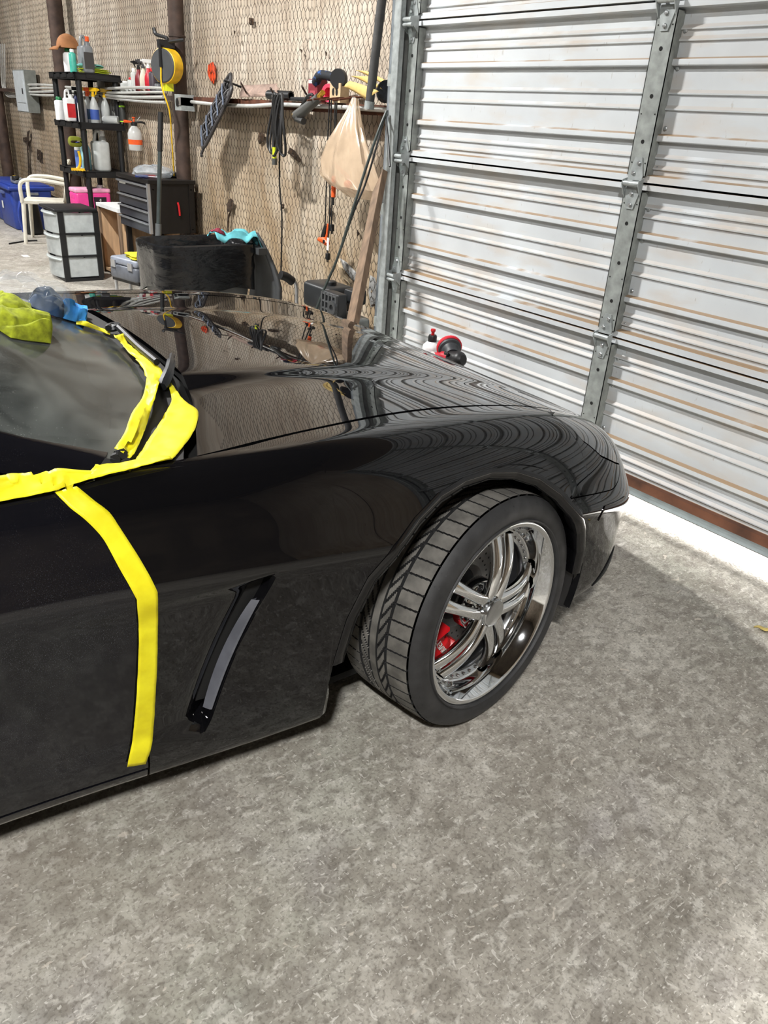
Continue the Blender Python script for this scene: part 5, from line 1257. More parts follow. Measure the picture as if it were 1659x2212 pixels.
# ---- trash bin with liner
BXn, BY0, BY1, BZ = -4.62, 1.86, 2.52, .665; bl0 = onY((290, 510), BY0).x; BXf = max(-5.25, min(-5.05, bl0))
tb = thing('trash_bin', 'large grey trash bin lined with a shiny black bag', 'trash bin', ((BXn+BXf)/2, (BY0+BY1)/2, 0))
gbin = mat('dark_grey_bin_plastic', S(62, 64, 66), .5, var=.08); film = mat('shiny_black_film', S(24, 25, 27), .14, var=.2, bump=.02, bscale=9, stretch=(1, 1, 2.2))
cx_, cy_ = (BXn+BXf)/2, (BY0+BY1)/2; hx, hy = (BXn-BXf)/2, (BY1-BY0)/2
def ringpts(fx, fy, z, wob=0, seed=0, r=.09, n=144):
    out = []
    for k in range(n):
        a = 2*PI*k/n; ca, sa = math.cos(a), math.sin(a); e = .28
        x = math.copysign(abs(ca)**e, ca)*hx*fx; y = math.copysign(abs(sa)**e, sa)*hy*fy
        w_ = wob*(noise.noise((x*7, y*7, z*5+seed))+.6*noise.noise((x*16, y*16, z*30+seed)))
        out.append(Vector((cx_+x*(1+w_), cy_+y*(1+w_), z)))
    return out
MB().grid([ringpts(.74, .74, .02), ringpts(.80, .80, .05), ringpts(.97, .97, BZ-.05), ringpts(1.0, 1.0, BZ-.04), ringpts(1.0, 1.0, BZ-.006), ringpts(.95, .95, BZ-.006), ringpts(.76, .76, .06)], True).build('bin_body', gbin, tb, world=True)
G = [ringpts(.55, .55, .30, .1, 3), ringpts(.82, .82, .34, .06, 3), ringpts(.90, .90, BZ-.12, .04, 3), ringpts(.935, .935, BZ-.01, .012, 3), ringpts(.985, .985, BZ+.008, .004, 3), ringpts(1.025, 1.025, BZ, .006, 3), ringpts(1.035, 1.035, BZ-.02, .012, 5), ringpts(1.035, 1.035, BZ-.05, .02, 5), ringpts(1.03, 1.03, BZ-.08, .03, 5), ringpts(1.025, 1.025, BZ-.11, .03, 6), ringpts(1.03, 1.03, BZ-.14, .035, 7), ringpts(1.025, 1.025, BZ-.17, .03, 8)]
lastr = []
for p in ringpts(1.02, 1.02, BZ-.22, .03, 9): lastr.append(p+Vector((0, 0, -.05+.10*noise.noise((p.x*3, p.y*3, 4)))))
G.append(lastr); MB().grid(G, True).build('bag_liner', film, tb, world=True, solid=0)
# hinged lid hanging down at the side towards the wall
G = []
for i in range(9):
    t = i/8; yy = BY1+.055+.06*math.sin(PI*t*.9)+.05*t; zz = BZ+.06-.52*t; wd = hx*(.20 if i == 0 else .30+.62*min(1, t*1.6)); G.append([Vector((cx_+.12+f*wd, yy-.02*f*f, zz)) for f in np.linspace(-1, 1, 7)])
MB().grid(G).build('lid', gbin, tb, world=True, solid=.03)
MB().b2((cx_-.2, BY1-.01, BZ-.06), (cx_+.25, BY1+.05, BZ-.02)).build('hinge_bar', gbin, tb, world=True, smooth=False)
# rag on the rim
p = Vector((BXn-.05, BY1-.12, BZ+.012)); G = []
for i in range(21):
    t = i/20; r = []
    for j in range(13):
        s_ = j/12; x = -.10+.14*s_+.02*noise.noise((t*4, s_*3, 1)); y = -.16+.34*t; z = .03+.02*noise.noise((t*6, s_*5, 2))+.03*abs(math.sin(t*7+s_*2))*(1 if t < .9 else .3)
        if t > .85: z -= (t-.85)*.5
        if s_ > .75: z -= (s_-.75)*.12
        r.append(p+Vector((x, y, max(z, .004 if t < .85 and s_ < .75 else -.09))))
    G.append(r)
o = MB().grid(G).build('rag', mat('teal_rag', S(96, 176, 186), .9, var=.15, bump=.003, bscale=150), None, solid=.004, soff=1); solo(o); tag(o, 'teal rag draped over the rim of the trash bin', 'rag')
G = [[q_+Vector((.0, -.0, .012)) for q_ in r[2:9]] for r in G[0:6]]; o2 = MB().grid(G).build('rag', mat('red_striped_rag', S(132, 36, 58), .9, var=.4, scale=60), None, solid=.004, soff=1); solo(o2); tag(o2, 'small dark red striped rag beside the teal rag', 'rag')
# grey case with yellow gloves left of the bin
p = onX((262, 590), -5.6); cs = thing('power_tool_case', 'grey plastic tool case beside the trash bin', 'case', (-5.62, 2.06, 0), .25)
MB().rbox((0, 0, .345), (.32, .2, .10), .025).build('case_lower', mat('case_grey', S(92, 96, 104), .45), cs); MB().rbox((0, 0, .42), (.31, .19, .05), .02).build('case_lid', mat('case_light_grey', S(132, 138, 150), .4), cs)
for x in (-.1, .1): MB().box((x, -.102, .40), (.05, .012, .05)).build('latch', slv, cs, smooth=False)
MB().b2((-.16, -.08, .275), (.16, .08, .297)).build('stand_top', blks, cs, smooth=False)
for x in (-.15, .15):
    for y in (-.06, .06): MB().cyl((x, y, .05), (x, y, .295), .012, n=8).build('stand_leg', slv, cs); MB().lathe([(.0, -.012), (.03, -.012), (.03, .012), (.0, .012)], (x, y, .03), (0, 1, 0), 12).build('caster', blk2, cs)
stackcloth('work_gloves', 'yellow work gloves lying on the grey tool case', (-5.56, 2.06, .446), (.2, .10, .035), mat('yellow_knit', S(226, 214, 40), .9), 2, 12, 'gloves')
# ------------------------------------------------------------------ wall-hung things
GY = YW-.125; GT = gz+.007
def W(px, dy=0.): return onY(px, GY-dy)
cab_blk = mat('black_cable', S(26, 26, 27), .5); cond = mat('grey_conduit', S(196, 196, 192), .4, .3, var=.06)
def one(mb, name, m, label, cat, group=None, **k):
    o = mb.build(name, m, None, **k); solo(o); return tag(o, label, cat, group)
# electrical panel and conduits
a, b = onY((33, 152), YW-.06), onY((73, 240), YW-.06)
pn = thing('electrical_panel', 'grey electrical breaker panel on the wall', 'electrical panel', ((a.x+b.x)/2, YW-.10, b.z))
x0, x1, z0, z1 = onY((34, 200), YW-.17).x, onY((57, 200), YW-.17).x, onY((50, 242), YW-.17).z, onY((50, 150), YW-.17).z
ep = mat('panel_grey_paint', S(176, 182, 186), .4, var=.05); ROOTS[pn.name] = Matrix.Translation(pn.location)
MB().b2((x0, YW-.17, z0), (x1, YW-.04, z1)).build('box', mat('panel_side_grey', S(112, 116, 112), .5), pn, world=True, smooth=False); MB().b2((x0+.01, YW-.176, z0+.01), (x1-.01, YW-.17, z1-.01)).build('cover', ep, pn, world=True, smooth=False)
MB().b2((x0+.05, YW-.182, z0+.10), (x1-.05, YW-.176, z1-.10)).build('door_leaf', ep, pn, world=True, smooth=False); MB().b2((x1-.11, YW-.19, (z0+z1)/2-.03), (x1-.09, YW-.182, (z0+z1)/2+.03)).build('latch', blk, pn, world=True, smooth=False)
for k, dz_ in enumerate((.0, .04, .08, .12)):
    P = [onY((66, 205), YW-.06), onY((100, 207), YW-.06), onY((240, 209), YW-.06), onY((372, 213), YW-.06)]
    P = [Vector((p.x, YW-.125-.010*(k % 2), gz-.035+.027*k+.012*math.sin(p.x*2+k)*(1 if i else 0))) for i, p in enumerate(smooth_path(P, 6))]
    one(MB().tube(P, .0115, 8), 'conduit', cond, ['lowest of the bundled grey conduits from the breaker panel', 'second grey conduit up in the bundle from the breaker panel', 'third grey conduit up in the bundle from the breaker panel', 'topmost of the bundled grey conduits from the breaker panel'][k], 'conduit', 'conduits from the breaker panel')
for k in range(3):
    P = [onY((2+4*k, 95), YW-.08), onY((3+4*k, 160), YW-.08), onY((6+3*k, 190), YW-.08), onY((16+2*k, 208-3*k), YW-.08), onY((34, 210-4*k), YW-.08)]
    one(MB().tube(smooth_path(P, 5), .008, 6), 'wall_cable', cond, ['white cable dropping from above into the left side of the breaker panel', 'second white cable bending into the left side of the breaker panel', 'third white cable nearest the pipe post at the breaker panel'][k], 'cable', 'white cables beside the breaker panel')
P = [W(p, .012) for p in ((414, 220), (470, 226), (540, 229), (600, 226), (680, 229), (760, 233), (838, 238))]
one(MB().tube(smooth_path(P, 6), .013, 10), 'conduit', cond, 'long single grey conduit below the rusty wall rail', 'conduit')
bx_ = W((398, 222), .05); eb = thing('outlet_box', 'galvanised outlet box with a round plug socket on the pipe post', 'outlet', tuple(bx_)); ROOTS[eb.name] = Matrix.Translation(bx_)
MB().b2((-.06, -.05, -.055), (.05, .06, .055)).build('box', galv, eb, smooth=False); MB().lathe([(.03, 0), (.03, .006), (.024, .008), (0, .008)], (-.005, -.05, 0), (0, -1, 0), 16).build('socket', blk, eb); MB().b2((.01, -.055, -.02), (.05, .05, .035)).build('cover', slv, eb, smooth=False)
# cord reel on the pipe post
c = W((361, 143), .12); rl = thing('cord_reel', 'yellow and black extension cord reel on the pipe post', 'cord reel', tuple(c)); ax = Vector((.42, -.90, .0)).normalized(); rr = (W((361, 104), .12)-c).length
MB().lathe([(.0, -.05), (rr*.92, -.05), (rr, -.045), (rr, .045), (rr*.92, .05), (0, .05)], (0, 0, 0), ax, 28).build('drum', amber, rl); MB().lathe([(rr*.96, .05), (rr*.90, .058), (0, .058)], (0, 0, 0), ax, 28).build('side_plate', lab((70, 72, 74)), rl)
m = MB(); ax2 = -ax
fr2 = Vector((0, 0, 1))
m.tube([Vector((0, 0, -.01))-ax*.07, Vector((0, 0, rr*1.1))-ax*.07, Vector((0, 0, rr*1.1))+ax*.07, Vector((0, 0, -.01))+ax*.07], .012, 6); m.box(Vector((0, 0, rr*1.22)), (.05, .12, .05)); m.tube(smooth_path([Vector((0, .0, rr*1.25)), Vector((-.02, .02, rr*1.55)), Vector((-.12, -.02, rr*1.75)), Vector((-.14, -.03, rr*2.1))], 4), .014, 6); m.tube([Vector((0, 0, rr*1.3)), Vector((.10, .10, rr*1.5))], .012, 6)
m.build('bracket', blk, rl); MB().box((0, 0, -rr*1.15), (.06, .06, .06)).build('cord_stop', mat('lime_stop', S(220, 226, 40), .4), rl, smooth=False)
cp = [c+ax*.068+Vector((0, 0, .0)), c+ax*.07+Vector((0, 0, -rr*1.2)), W((366, 240), .14), W((371, 300), .10), W((376, 380), .05)]
one(MB().tube(smooth_path(cp, 6), .006, 6), 'extension_cord', amber, 'yellow extension cord hanging down from the reel', 'cord')
# bottles standing on the rail left of the post
for k, (x, h_, r_, b_, c_, t_, kd) in enumerate([(274, .10, .05, clearp, wht, 'short clear jar on the wall rail', 'can'), (285, .13, .03, clearp, red_m, 'small clear bottle with red cap on the wall rail', 'can'), (293, .20, .03, clearp, whitel, 'tall clear bottle on the wall rail', 'can'), (303, .26, .036, mat('maroon_plastic', S(126, 30, 40), .4), blk, 'maroon spray bottle with black trigger on the wall rail', 'spray'), (313, .27, .036, lab((206, 200, 180)), lab((70, 70, 72)), 'cream spray bottle with grey trigger on the wall rail', 'spray'), (324, .27, .036, mat('red_spray_plastic', S(196, 32, 48), .4), wht, 'red spray bottle with white trigger on the wall rail', 'spray'), (333, .20, .034, lab((60, 50, 60)), red_m, 'dark bottle with red cap on the wall rail', 'can'), (343, .10, .03, lab((90, 92, 96)), blk, 'squat grey bottle under the cord reel on the wall rail', 'can'), (220, .2, .035, clearp, mat('brown_trigger', S(96, 80, 66), .4), 'clear spray bottle with brown trigger on the rail behind the shelf', 'spray')]):
    p = W((x, 205), -.035); o = bottle('bottle', t_, (x, 205), GT, h_, r_, b_, c_, kd, Y=YW-.078, group='bottles on the wall rail')
# grille hanging from the rail
A_, B_ = W((498, 182), .05), W((438, 300), .09); gr = thing('car_grille', 'black finned grille trim hung slanting from the wall rail', 'grille', tuple(B_)); L_ = A_-B_; dl = L_.normalized(); sd_ = Vector((0, 1, 0)).cross(dl); sd_ = (sd_+Vector((0, -.35, 0))).normalized(); wdt = .19
def G3(t, s_, o_=0): return B_+L_*t+sd_*wdt*s_+Vector((0, -o_, 0))
gm = mat('dusty_black_grille', S(58, 56, 58), .5, var=.3, scale=20); gm2 = mat('grille_fin_blue_grey', S(112, 122, 140), .35, .3)  # fins are a lighter blue-grey than the frame
MB().tube(smooth_path([G3(0, -.5), G3(.02, -.55), G3(.5, -.6), G3(.98, -.5), G3(1, -.1), G3(1, .4), G3(.5, .55), G3(.02, .5), G3(0, -.4)], 4), .013, 7).build('frame', gm, gr, world=True)
for k in range(5):
    t0 = .04+.19*k
    for s0 in (-.30, .22):
        P = [G3(t0+.095+.085*math.cos(a), s0+.20*math.sin(a), .012*math.sin(a*2)) for a in [2*PI*q/12 for q in range(12)]]; MB().tube(P, .008, 6, closed=True).build('mesh_ring', gm, gr, world=True)
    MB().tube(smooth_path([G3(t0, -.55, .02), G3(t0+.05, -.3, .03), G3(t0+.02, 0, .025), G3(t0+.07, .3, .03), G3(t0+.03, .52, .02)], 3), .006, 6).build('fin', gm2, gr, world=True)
MB().grid([[G3(t, s_, -.012) for s_ in (-.5, 0, .5)] for t in np.linspace(.02, .98, 8)]).build('backing', mat('grille_backing', S(44, 42, 40), .8), gr, world=True, solid=.004)
MB().tube([G3(.02, .55), G3(-.06, .60), G3(-.05, .72)], .010, 6).build('clip', gm, gr, world=True)
MB().cyl(A_+Vector((0, -.05, .02)), A_+Vector((0, .12, -.02)), .007, n=8).build('peg', blk, gr, world=True)
# crumpled brown paper and tube on the rail
P0, P1, P2, P3 = W((524, 211), -.01), W((606, 182), -.06), W((612, 208), -.01), W((530, 186), -.06)
rows = [[P0.lerp(P2, i/8).lerp(P3.lerp(P1, i/8), j/5)+Vector((.01*noise.noise((i, j, 1)), -.02-.03*noise.noise((i*.7, j*.7, 5)), .012*noise.noise((i, j, 9)))) for j in range(6)] for i in range(9)]
one(MB().grid(rows), 'paper_sheet', mat('dusty_brown_paper', S(150, 128, 116), .8, var=.2, bump=.004), 'crumpled brown paper leaning on the wall rail', 'paper', solid=.004)
p = W((606, 205), -.02); one(MB().lathe([(.026, -.12), (.028, -.11), (.028, .1), (.02, .1), (.02, -.1)], (p.x, p.y, GT+.03), (1, .2, 0), 16), 'black_tube', blk, 'short black tube lying on the wall rail beside the paper', 'tube')
p = W((655, 205), -.02); one(MB().rbox((p.x, p.y, GT+.012), (.22, .06, .022), .008), 'flat_tool', blk2, 'flat black tool lying on the wall rail', 'tool')
# pegs
for k, (px_, t_) in enumerate((((520, 178), 'bent steel peg standing up from the wall rail by the grille'), ((584, 190), 'slanted steel peg holding the coiled cable'), ((652, 186), 'slanted steel peg holding the spray gun'))):
    p = W((px_[0]+12, px_[1]+22), -.01); q = W(px_, .09); one(MB().cyl(p, q, .006, n=8), 'steel_peg', rust_d, t_, 'peg')
for k in range(6):
    p = W((700+14*k, 212), 0); q = p+Vector((.02, -.13, -.02+.006*(k % 2))); o = MB().cyl(p+Vector((0, .05, .01)), q, .0055, n=8).build('rack_peg', rust, None); solo(o); tag(o, 'rusty steel peg of the rack above the hanging cables', 'peg', 'rack pegs along the rail')
# boxes and small things on the right of the rail
p = W((686, 205), -.03); bx2 = thing('parts_box', 'maroon cardboard parts box on the wall rail', 'box', (p.x, p.y, GT)); hB = W((686, 172), -.03).z-GT
MB().b2((-.05, -.035, 0), (.05, .035, hB)).build('carton', mat('maroon_card', S(126, 30, 44), .6), bx2, smooth=False); MB().b2((-.045, -.037, hB*.82), (.03, -.035, hB*.97)).build('label_print', whitel, bx2, smooth=False); MB().b2((-.03, -.037, hB*.2), (.03, -.035, hB*.5)).build('label_print', lab((160, 70, 80)), bx2, smooth=False)
p = W((710, 178), .0); one(MB().tube(smooth_path([p+Vector((-.14, -.0, .0)), p+Vector((-.06, -.02, .035)), p+Vector((.02, 0, .03)), p+Vector((.1, .02, .02))], 5), .026, 10), 'hose_bundle', mat('blue_black_hose', S(26, 30, 36), .8, var=.5, scale=26, col2=S(34, 78, 140), thr=(.52, .62)), 'blue and black wrapped hose lying over the parts box', 'hose')
p = W((732, 170), .02); one(MB().lathe([(.0, -.015), (.05, -.015), (.052, 0), (.05, .015), (0, .015)], p, (.4, -.9, 0), 18), 'black_disc', blk, 'small black disc pad on top of the wall rail clutter', 'disc')
p = W((712, 200), .0); one(MB().lathe([(.028, -.015), (.048, -.015), (.048, .015), (.028, .015), (.028, -.015)], (p.x, p.y, GT+.05), (.35, -.9, 0), 20), 'tape_roll', mat('pink_red_tape', S(226, 66, 96), .5), 'pink roll of tape beside the outlet on the wall rail', 'tape roll')
p = W((733, 203), .0); ol = thing('receptacle', 'tan electrical receptacle block standing on the wall rail', 'outlet', (p.x, p.y, GT)); MB().b2((-.055, -.03, 0), (.055, .03, .10)).build('block', mat('tan_block', S(196, 172, 136), .6), ol, smooth=False)
for sx in (-.018, .018): MB().lathe([(.014, 0), (.014, .002), (0, .002)], (sx, -.03, .055), (0, -1, 0), 12, sx=.8, sy=1.4).build('socket', blk, ol)
for k, (q, t_) in enumerate(((((744, 187), (793, 216), (819, 197), (756, 175)), 'yellow printed paper sleeve lying front on the rail clutter'), (((757, 164), (800, 183), (826, 193), (795, 165)), 'curled yellow paper sleeve behind the front one on the rail'), (((769, 151), (834, 185), (838, 177), (792, 154)), 'flat yellow paper sleeve topmost against the chicken wire'))):
    Q = [W(x, .10-.045*k) for x in q]; rows = [[Q[0].lerp(Q[1], i/8).lerp(Q[3].lerp(Q[2], i/8), j/4)+Vector((0, -.006*math.sin(PI*j/4), .003*math.sin(PI*i/8))) for j in range(5)] for i in range(9)]
    o = one(MB().grid(rows), 'paper_sleeve', mat('kraft_yellow_paper', S(214, 184, 112), .7, var=.1), t_, 'paper', solid=.002)
p = W((834, 198), .0); one(MB().lathe([(.0, -.05), (.05, -.05), (.055, 0), (.05, .05), (0, .05)], p, (.8, -.5, .1), 16), 'cable_roll', mat('black_knit', S(34, 38, 46), .8, var=.4, scale=40), 'dark rolled bundle at the end of the wall rail by the door track', 'roll')
# coiled cable with lime plug
c = W((600, 270), .06)
cc = thing('coiled_cable', 'black coiled cable hanging on the rail peg with lime connector', 'cable', tuple(W((600, 345), .06)))
for k in range(6):
    top = W((597+3*(k-2), 203), .08+.006*k); bot = W((597+5*(k-2.5), 325+6*(k % 3)), .07+.008*k); wd = .045+.012*(k % 3); d = bot-top; sdv = Vector((1, -.1, 0)); P = []
    for q in range(25):
        a = 2*PI*q/24; P.append(top+d*(.5-.5*math.cos(a))+sdv*(wd*math.sin(a))*(.55+.5*(.5-.5*math.cos(a)))+Vector((0, -.012*math.sin(a*2+k), 0)))
    MB().tube(P[:-1], .0085, 7, closed=True).build('loop', cab_blk, cc, world=True)
MB().cyl(W((593, 318), .09), W((593, 342), .09), .014, .013, 10).build('connector', mat('lime_connector', S(206, 222, 40), .4), cc, world=True); MB().cyl(W((593, 342), .09), W((593, 356), .09), .017, .017, 10).build('plug', lab((72, 72, 70)), cc, world=True)
one(MB().tube(smooth_path([W((604, 300), .06), W((604, 400), .045), W((609, 470), .04), (W((607, 590), .04))], 6), .006, 6), 'hanging_cable', cab_blk, 'single black cable dropping from the coil to behind the bin', 'cable')
# spray gun
p = W((668, 230), .07); sg = thing('wash_gun', 'grey spray gun with brass fitting hanging on a rail peg', 'spray gun', tuple(W((650, 258), .07)))
def g_(px, o=.07): return W(px, o)
MB().tube([g_((640, 250)), g_((655, 240)), g_((690, 210))], [.030, .032, .026], 10).build('barrel', lab((74, 74, 72)), sg, world=True); MB().tube([g_((650, 240)), g_((645, 258)), g_((656, 262))], [.026, .028, .02], 10).build('handle', lab((66, 66, 66)), sg, world=True)
MB().tube(smooth_path([g_((650, 232)), g_((664, 208)), g_((676, 206)), g_((668, 232))], 3), .009, 6).build('trigger_guard', blk, sg, world=True); MB().cyl(g_((688, 212)), g_((698, 199)), .018, .015, 10).build('fitting', mat('brass', S(196, 152, 60), .3, .8), sg, world=True); MB().cyl(g_((640, 250)), g_((633, 248)), .010, .009, 8).build('nozzle_tip', MATS['brass'], sg, world=True)
# wrench
m = MB(); m.tube([W((764, 222), .07), W((765, 248), .07)], .008, 6); m.lathe([(.009, -.004), (.018, -.004), (.018, .004), (.009, .004), (.009, -.004)], W((764, 217), .07), (0, 1, 0), 14); one(m, 'wrench', slv, 'chrome ring wrench hanging from a rack peg', 'wrench')
# plastic bag
def bagring(z, xl, xr, dep, seed):
    pl, pr = W((xl, z), .05), W((xr, z), .05); c = (pl+pr)/2; hw_ = (pr-pl).length/2; out = []
    for k in range(56):
        a = 2*PI*k/56; w_ = 1+.22*noise.noise((math.cos(a)*2.2, math.sin(a)*2.2, z*.012+seed))+.07*math.sin(a*7+z*.02)+.06*math.sin(a*11-z*.015); out.append(c+Vector((math.cos(a)*hw_*w_, -dep*.5+math.sin(a)*dep*.5*w_, .006*noise.noise((a*2, z, 3)))))
    return out
bg = thing('shopping_bag', 'thin beige plastic shopping bag hanging from the rail', 'bag', tuple(W((775, 430), .08)))
bagm = mat('thin_beige_film', S(212, 188, 160), .22, var=.05, alpha=.58, bump=.004, bscale=12)
MB().grid([bagring(z, l, r, d, 1) for z, l, r, d in ((212, 768, 776, .03), (240, 760, 782, .05), (275, 748, 796, .09), (310, 736, 810, .12), (350, 724, 822, .14), (385, 722, 830, .15), (405, 740, 832, .14), (418, 756, 826, .10), (428, 762, 800, .05))], True).build('film', bagm, bg, world=True, solid=0)
one(MB().sph(W((752, 398), .135), .035, 12, 8, (1.0, .5, .6)), 'red_tool_tip', mat('red_orange_paint', S(214, 84, 56), .5), 'red orange tool end showing through the plastic bag', 'tool')
for k in range(2): MB().tube([W((722+2*k, 352+8*k), .13), W((755, 382+6*k), .145)], .0016, 4).build('printed_line', mat('red_print', S(190, 60, 56), .5), bg, world=True)
# hanging cables with orange tools
for k, (P, t_) in enumerate(((((712, 215), (708, 300), (705, 400), (702, 490)), 'thin black cable holding the orange trigger tool'), ((( 716, 215), (713, 330), (712, 470), (708, 520), (708, 548)), 'thin black cable with white tag and plug'), (((724, 213), (722, 300), (718, 400), (716, 480), (717, 498)), 'thin black cable ending in a small plug'), (((728, 215), (723, 320), (721, 380)), 'thin black cable holding the orange knife'))):
    one(MB().tube(smooth_path([W(p, .06+.012*k) for p in P], 6), .0045, 6), 'hanging_cable', cab_blk, t_, 'cable')
kn = thing('knife', 'bright orange handled knife hanging on a thin cable', 'knife', tuple(W((721, 442), .096))); MB().tube([W((721, 380), .096), W((721, 392), .096), W((720, 426), .096)], [.010, .014, .013], 10).build('handle', org, kn, world=True); MB().cyl(W((720, 426), .096), W((720, 443), .096), .006, n=8).build('tip', blk, kn, world=True)
tg = thing('trigger_tool', 'orange and black pistol-grip tool hanging on a cable', 'tool', tuple(W((700, 530), .06))); MB().tube([W((706, 486), .06), W((702, 500), .06), W((698, 515), .06)], [.016, .018, .017], 10).build('grip', blk, tg, world=True); MB().tube([W((709, 484), .06), W((707, 504), .06), W((704, 520), .06)], [.008, .008, .010], 8).build('side_strip', org, tg, world=True)
MB().tube([W((689, 517), .06), W((700, 518), .06), W((708, 527), .06)], [.012, .024, .016], 10).build('head', org, tg, world=True); MB().lathe([(.012, 0), (.012, .004), (0, .005)], W((700, 522), .088), (0, -1, 0), 10).build('button', blk, tg, world=True)
one(MB().b2(tuple(W((706, 540), .075)-Vector((0, .002, 0))), tuple(W((711, 514), .075))), 'cord_tag', whitel, 'white paper tag on the hanging cable', 'tag', smooth=False)
for px_, t_ in (((708, 554), 'small black plug at the end of the tagged cable'), ((717, 492), 'small black plug beside the orange pistol tool')):
    p = W(px_, .07); m = MB(); m.rbox(p, (.025, .025, .04), .006); 
    for s_ in (-1, 1): m.b2((p.x+s_*.006-.001, p.y-.003, p.z-.035), (p.x+s_*.006+.001, p.y+.003, p.z-.018))
    one(m, 'plug', blk, t_, 'plug')
# hoses from the rail end down to the engine
for k, (P, r_, t_) in enumerate(((((835, 240), (815, 290), (785, 380), (757, 470), (728, 560), (700, 625), (683, 668)), .0075, 'thick dark green hose running from rail end down to engine'), (((833, 240), (818, 300), (790, 395), (765, 455), (738, 535)), .0055, 'thinner black hose running beside the dark green hose'), (((838, 240), (834, 260), (838, 300), (842, 360)), .006, 'short black cable curving beside the door jamb'))):
    one(MB().tube(smooth_path([W(p, .12+.05*min(i, 3)-.02*k) for i, p in enumerate(P)], 6), r_, 8), 'hose', mat('dark_green_hose', S(58, 68, 66), .5) if k == 0 else cab_blk, t_, 'hose')
# vertical pipe hung in front of the wall
a, b = W((797, 234), .10), W((825, 0), .10); d = (b-a).normalized()
pi_ = thing('steel_pipe', 'dark steel pipe hanging slightly slanted before the wall', 'pipe', tuple(a)); MB().cyl(a, a+d*((3.9-a.z)/d.z), .024, n=14).build('pipe_body', mat('dark_pipe_steel', S(84, 84, 84), .5, .3), pi_, world=True); MB().cyl(a-d*.002, a+d*.035, .027, n=14).build('end_cap', galv, pi_, world=True)
# leaning board
t0, b0 = onY((834, 372), YD-.10), onY((765, 716), YD-.42); d = (b0-t0).normalized(); foot = t0+d*((.005-t0.z)/d.z); wv = Vector((1, .0, 0)); wv = (wv-d*wv.dot(d)).normalized(); dv = d.cross(wv).normalized()
wdh = .038; m = MB(); poly = [t0-wv*.016, t0+wv*.016, foot+wv*wdh, foot-wv*wdh]
if dv.y > 0: dv = -dv
top_ = [t0-wv*.03, t0+wv*.03]; m.prism([t0-wv*.035+d*.12, t0+wv*.015, foot+wv*wdh, foot-wv*wdh], (0, 0, 0), -dv*.02+dv*.058)
o = m.build('lumber_board', wood, None, smooth=False, bevel=.002); solo(o); tag(o, 'long weathered board leaning against the door jamb', 'board')
# ------------------------------------------------------------------ small engine on its frame
E0 = onY((706, 690), 2.62); en = thing('pressure_washer', 'black small engine of a pressure washer with foam-grip handle', 'pressure washer', (E0.x, E0.y, 0)); ex, ey = E0.x, E0.y
def q_(px, dy=0): return onY(px, ey+dy)
tl, br = q_((663, 616)), q_((738, 672)); cT = (tl+br)/2
engb = mat('engine_black_plastic', S(40, 42, 44), .4, var=.1)
MB().rbox(((tl.x+q_((722, 640)).x)/2, ey+.06, q_((690, 640)).z+.0), ((q_((722, 640)).x-tl.x)*.98, .2, q_((690, 614)).z-q_((690, 668)).z), .035).build('fuel_tank', engb, en, world=True); MB().lathe([(.035, 0), (.035, .018), (.028, .024), (0, .024)], (q_((700, 618)).x, ey+.05, q_((700, 616)).z), n=16).build('fuel_cap', engb, en, world=True)
m0 = q_((715, 668)); m0 = q_((717, 660), -.08); m0.y = ey; MB().rbox((m0.x, ey-.06, m0.z), (.165, .07, .15), .012).build('muffler_guard', engb, en, world=True)
for i in range(5): MB().b2((m0.x-.078+.036*i, ey-.108, m0.z-.07), (m0.x-.066+.036*i, ey-.094, m0.z+.07)).build('guard_bar', lab((74, 76, 78)), en, world=True, smooth=False)
for i in range(4): MB().b2((m0.x-.08, ey-.106, m0.z-.068+.042*i), (m0.x+.08, ey-.094, m0.z-.058+.042*i)).build('guard_bar', lab((74, 76, 78)), en, world=True, smooth=False)
c0 = q_((733, 660)); MB().lathe([(.018, 0), (.04, 0), (.04, .02), (.018, .02), (.018, 0)], (m0.x+.05, ey-.10, m0.z), (0, -1, 0), 18).build('recoil_ring', lab((60, 62, 64)), en, world=True)
a0 = q_((752, 642)); MB().rbox((a0.x, ey+.05, a0.z), (.10, .10, .085), .015).build('air_filter', engb, en, world=True); MB().rbox((m0.x+.03, ey+.02, m0.z-.13), (.22, .18, .14), .03).build('crankcase', mat('cast_aluminium', S(150, 152, 150), .45, .7, var=.15, scale=12), en, world=True)
k0 = q_((735, 690)); MB().lathe([(.05, -.05), (.055, .0), (.05, .05)], (k0.x, ey-.06, k0.z), (0, 1, 0), 16).build('clear_bowl', clearp, en, world=True)
zf = max(.12, m0.z-.22)
MB().b2((m0.x-.26, ey-.16, zf-.02), (m0.x+.22, ey+.16, zf)).build('base_plate', galv, en, world=True, smooth=False)
hp = [onX((628, 600), ex-.42), onX((640, 616), ex-.42), onX((641, 655), ex-.42)]
fy = hp[0].y
MB().tube(smooth_path([hp[0], hp[1], hp[2], Vector((hp[2].x, hp[2].y+.02, .25)), Vector((m0.x-.25, ey, zf))], 6), .014, 10).build('handle_tube', slv, en, world=True)
hg = [onX((606, 594), ex-.42), onX((618, 598), ex-.42), onX((632, 608), ex-.42)]; MB().tube(smooth_path(hg, 5), .028, 12).build('foam_grip', blk2, en, world=True)
for sy in (-.19, .19): MB().lathe([(.0, -.03), (.09, -.03), (.115, -.02), (.115, .02), (.09, .03), (0, .03)], (m0.x-.18, ey+sy, .115), (0, 1, 0), 24).build('wheel', blk2, en, world=True); 
for sy in (-.12, .12): MB().cyl((m0.x+.18, ey+sy, 0), (m0.x+.18, ey+sy, zf), .014, n=8).build('foot', slv, en, world=True)
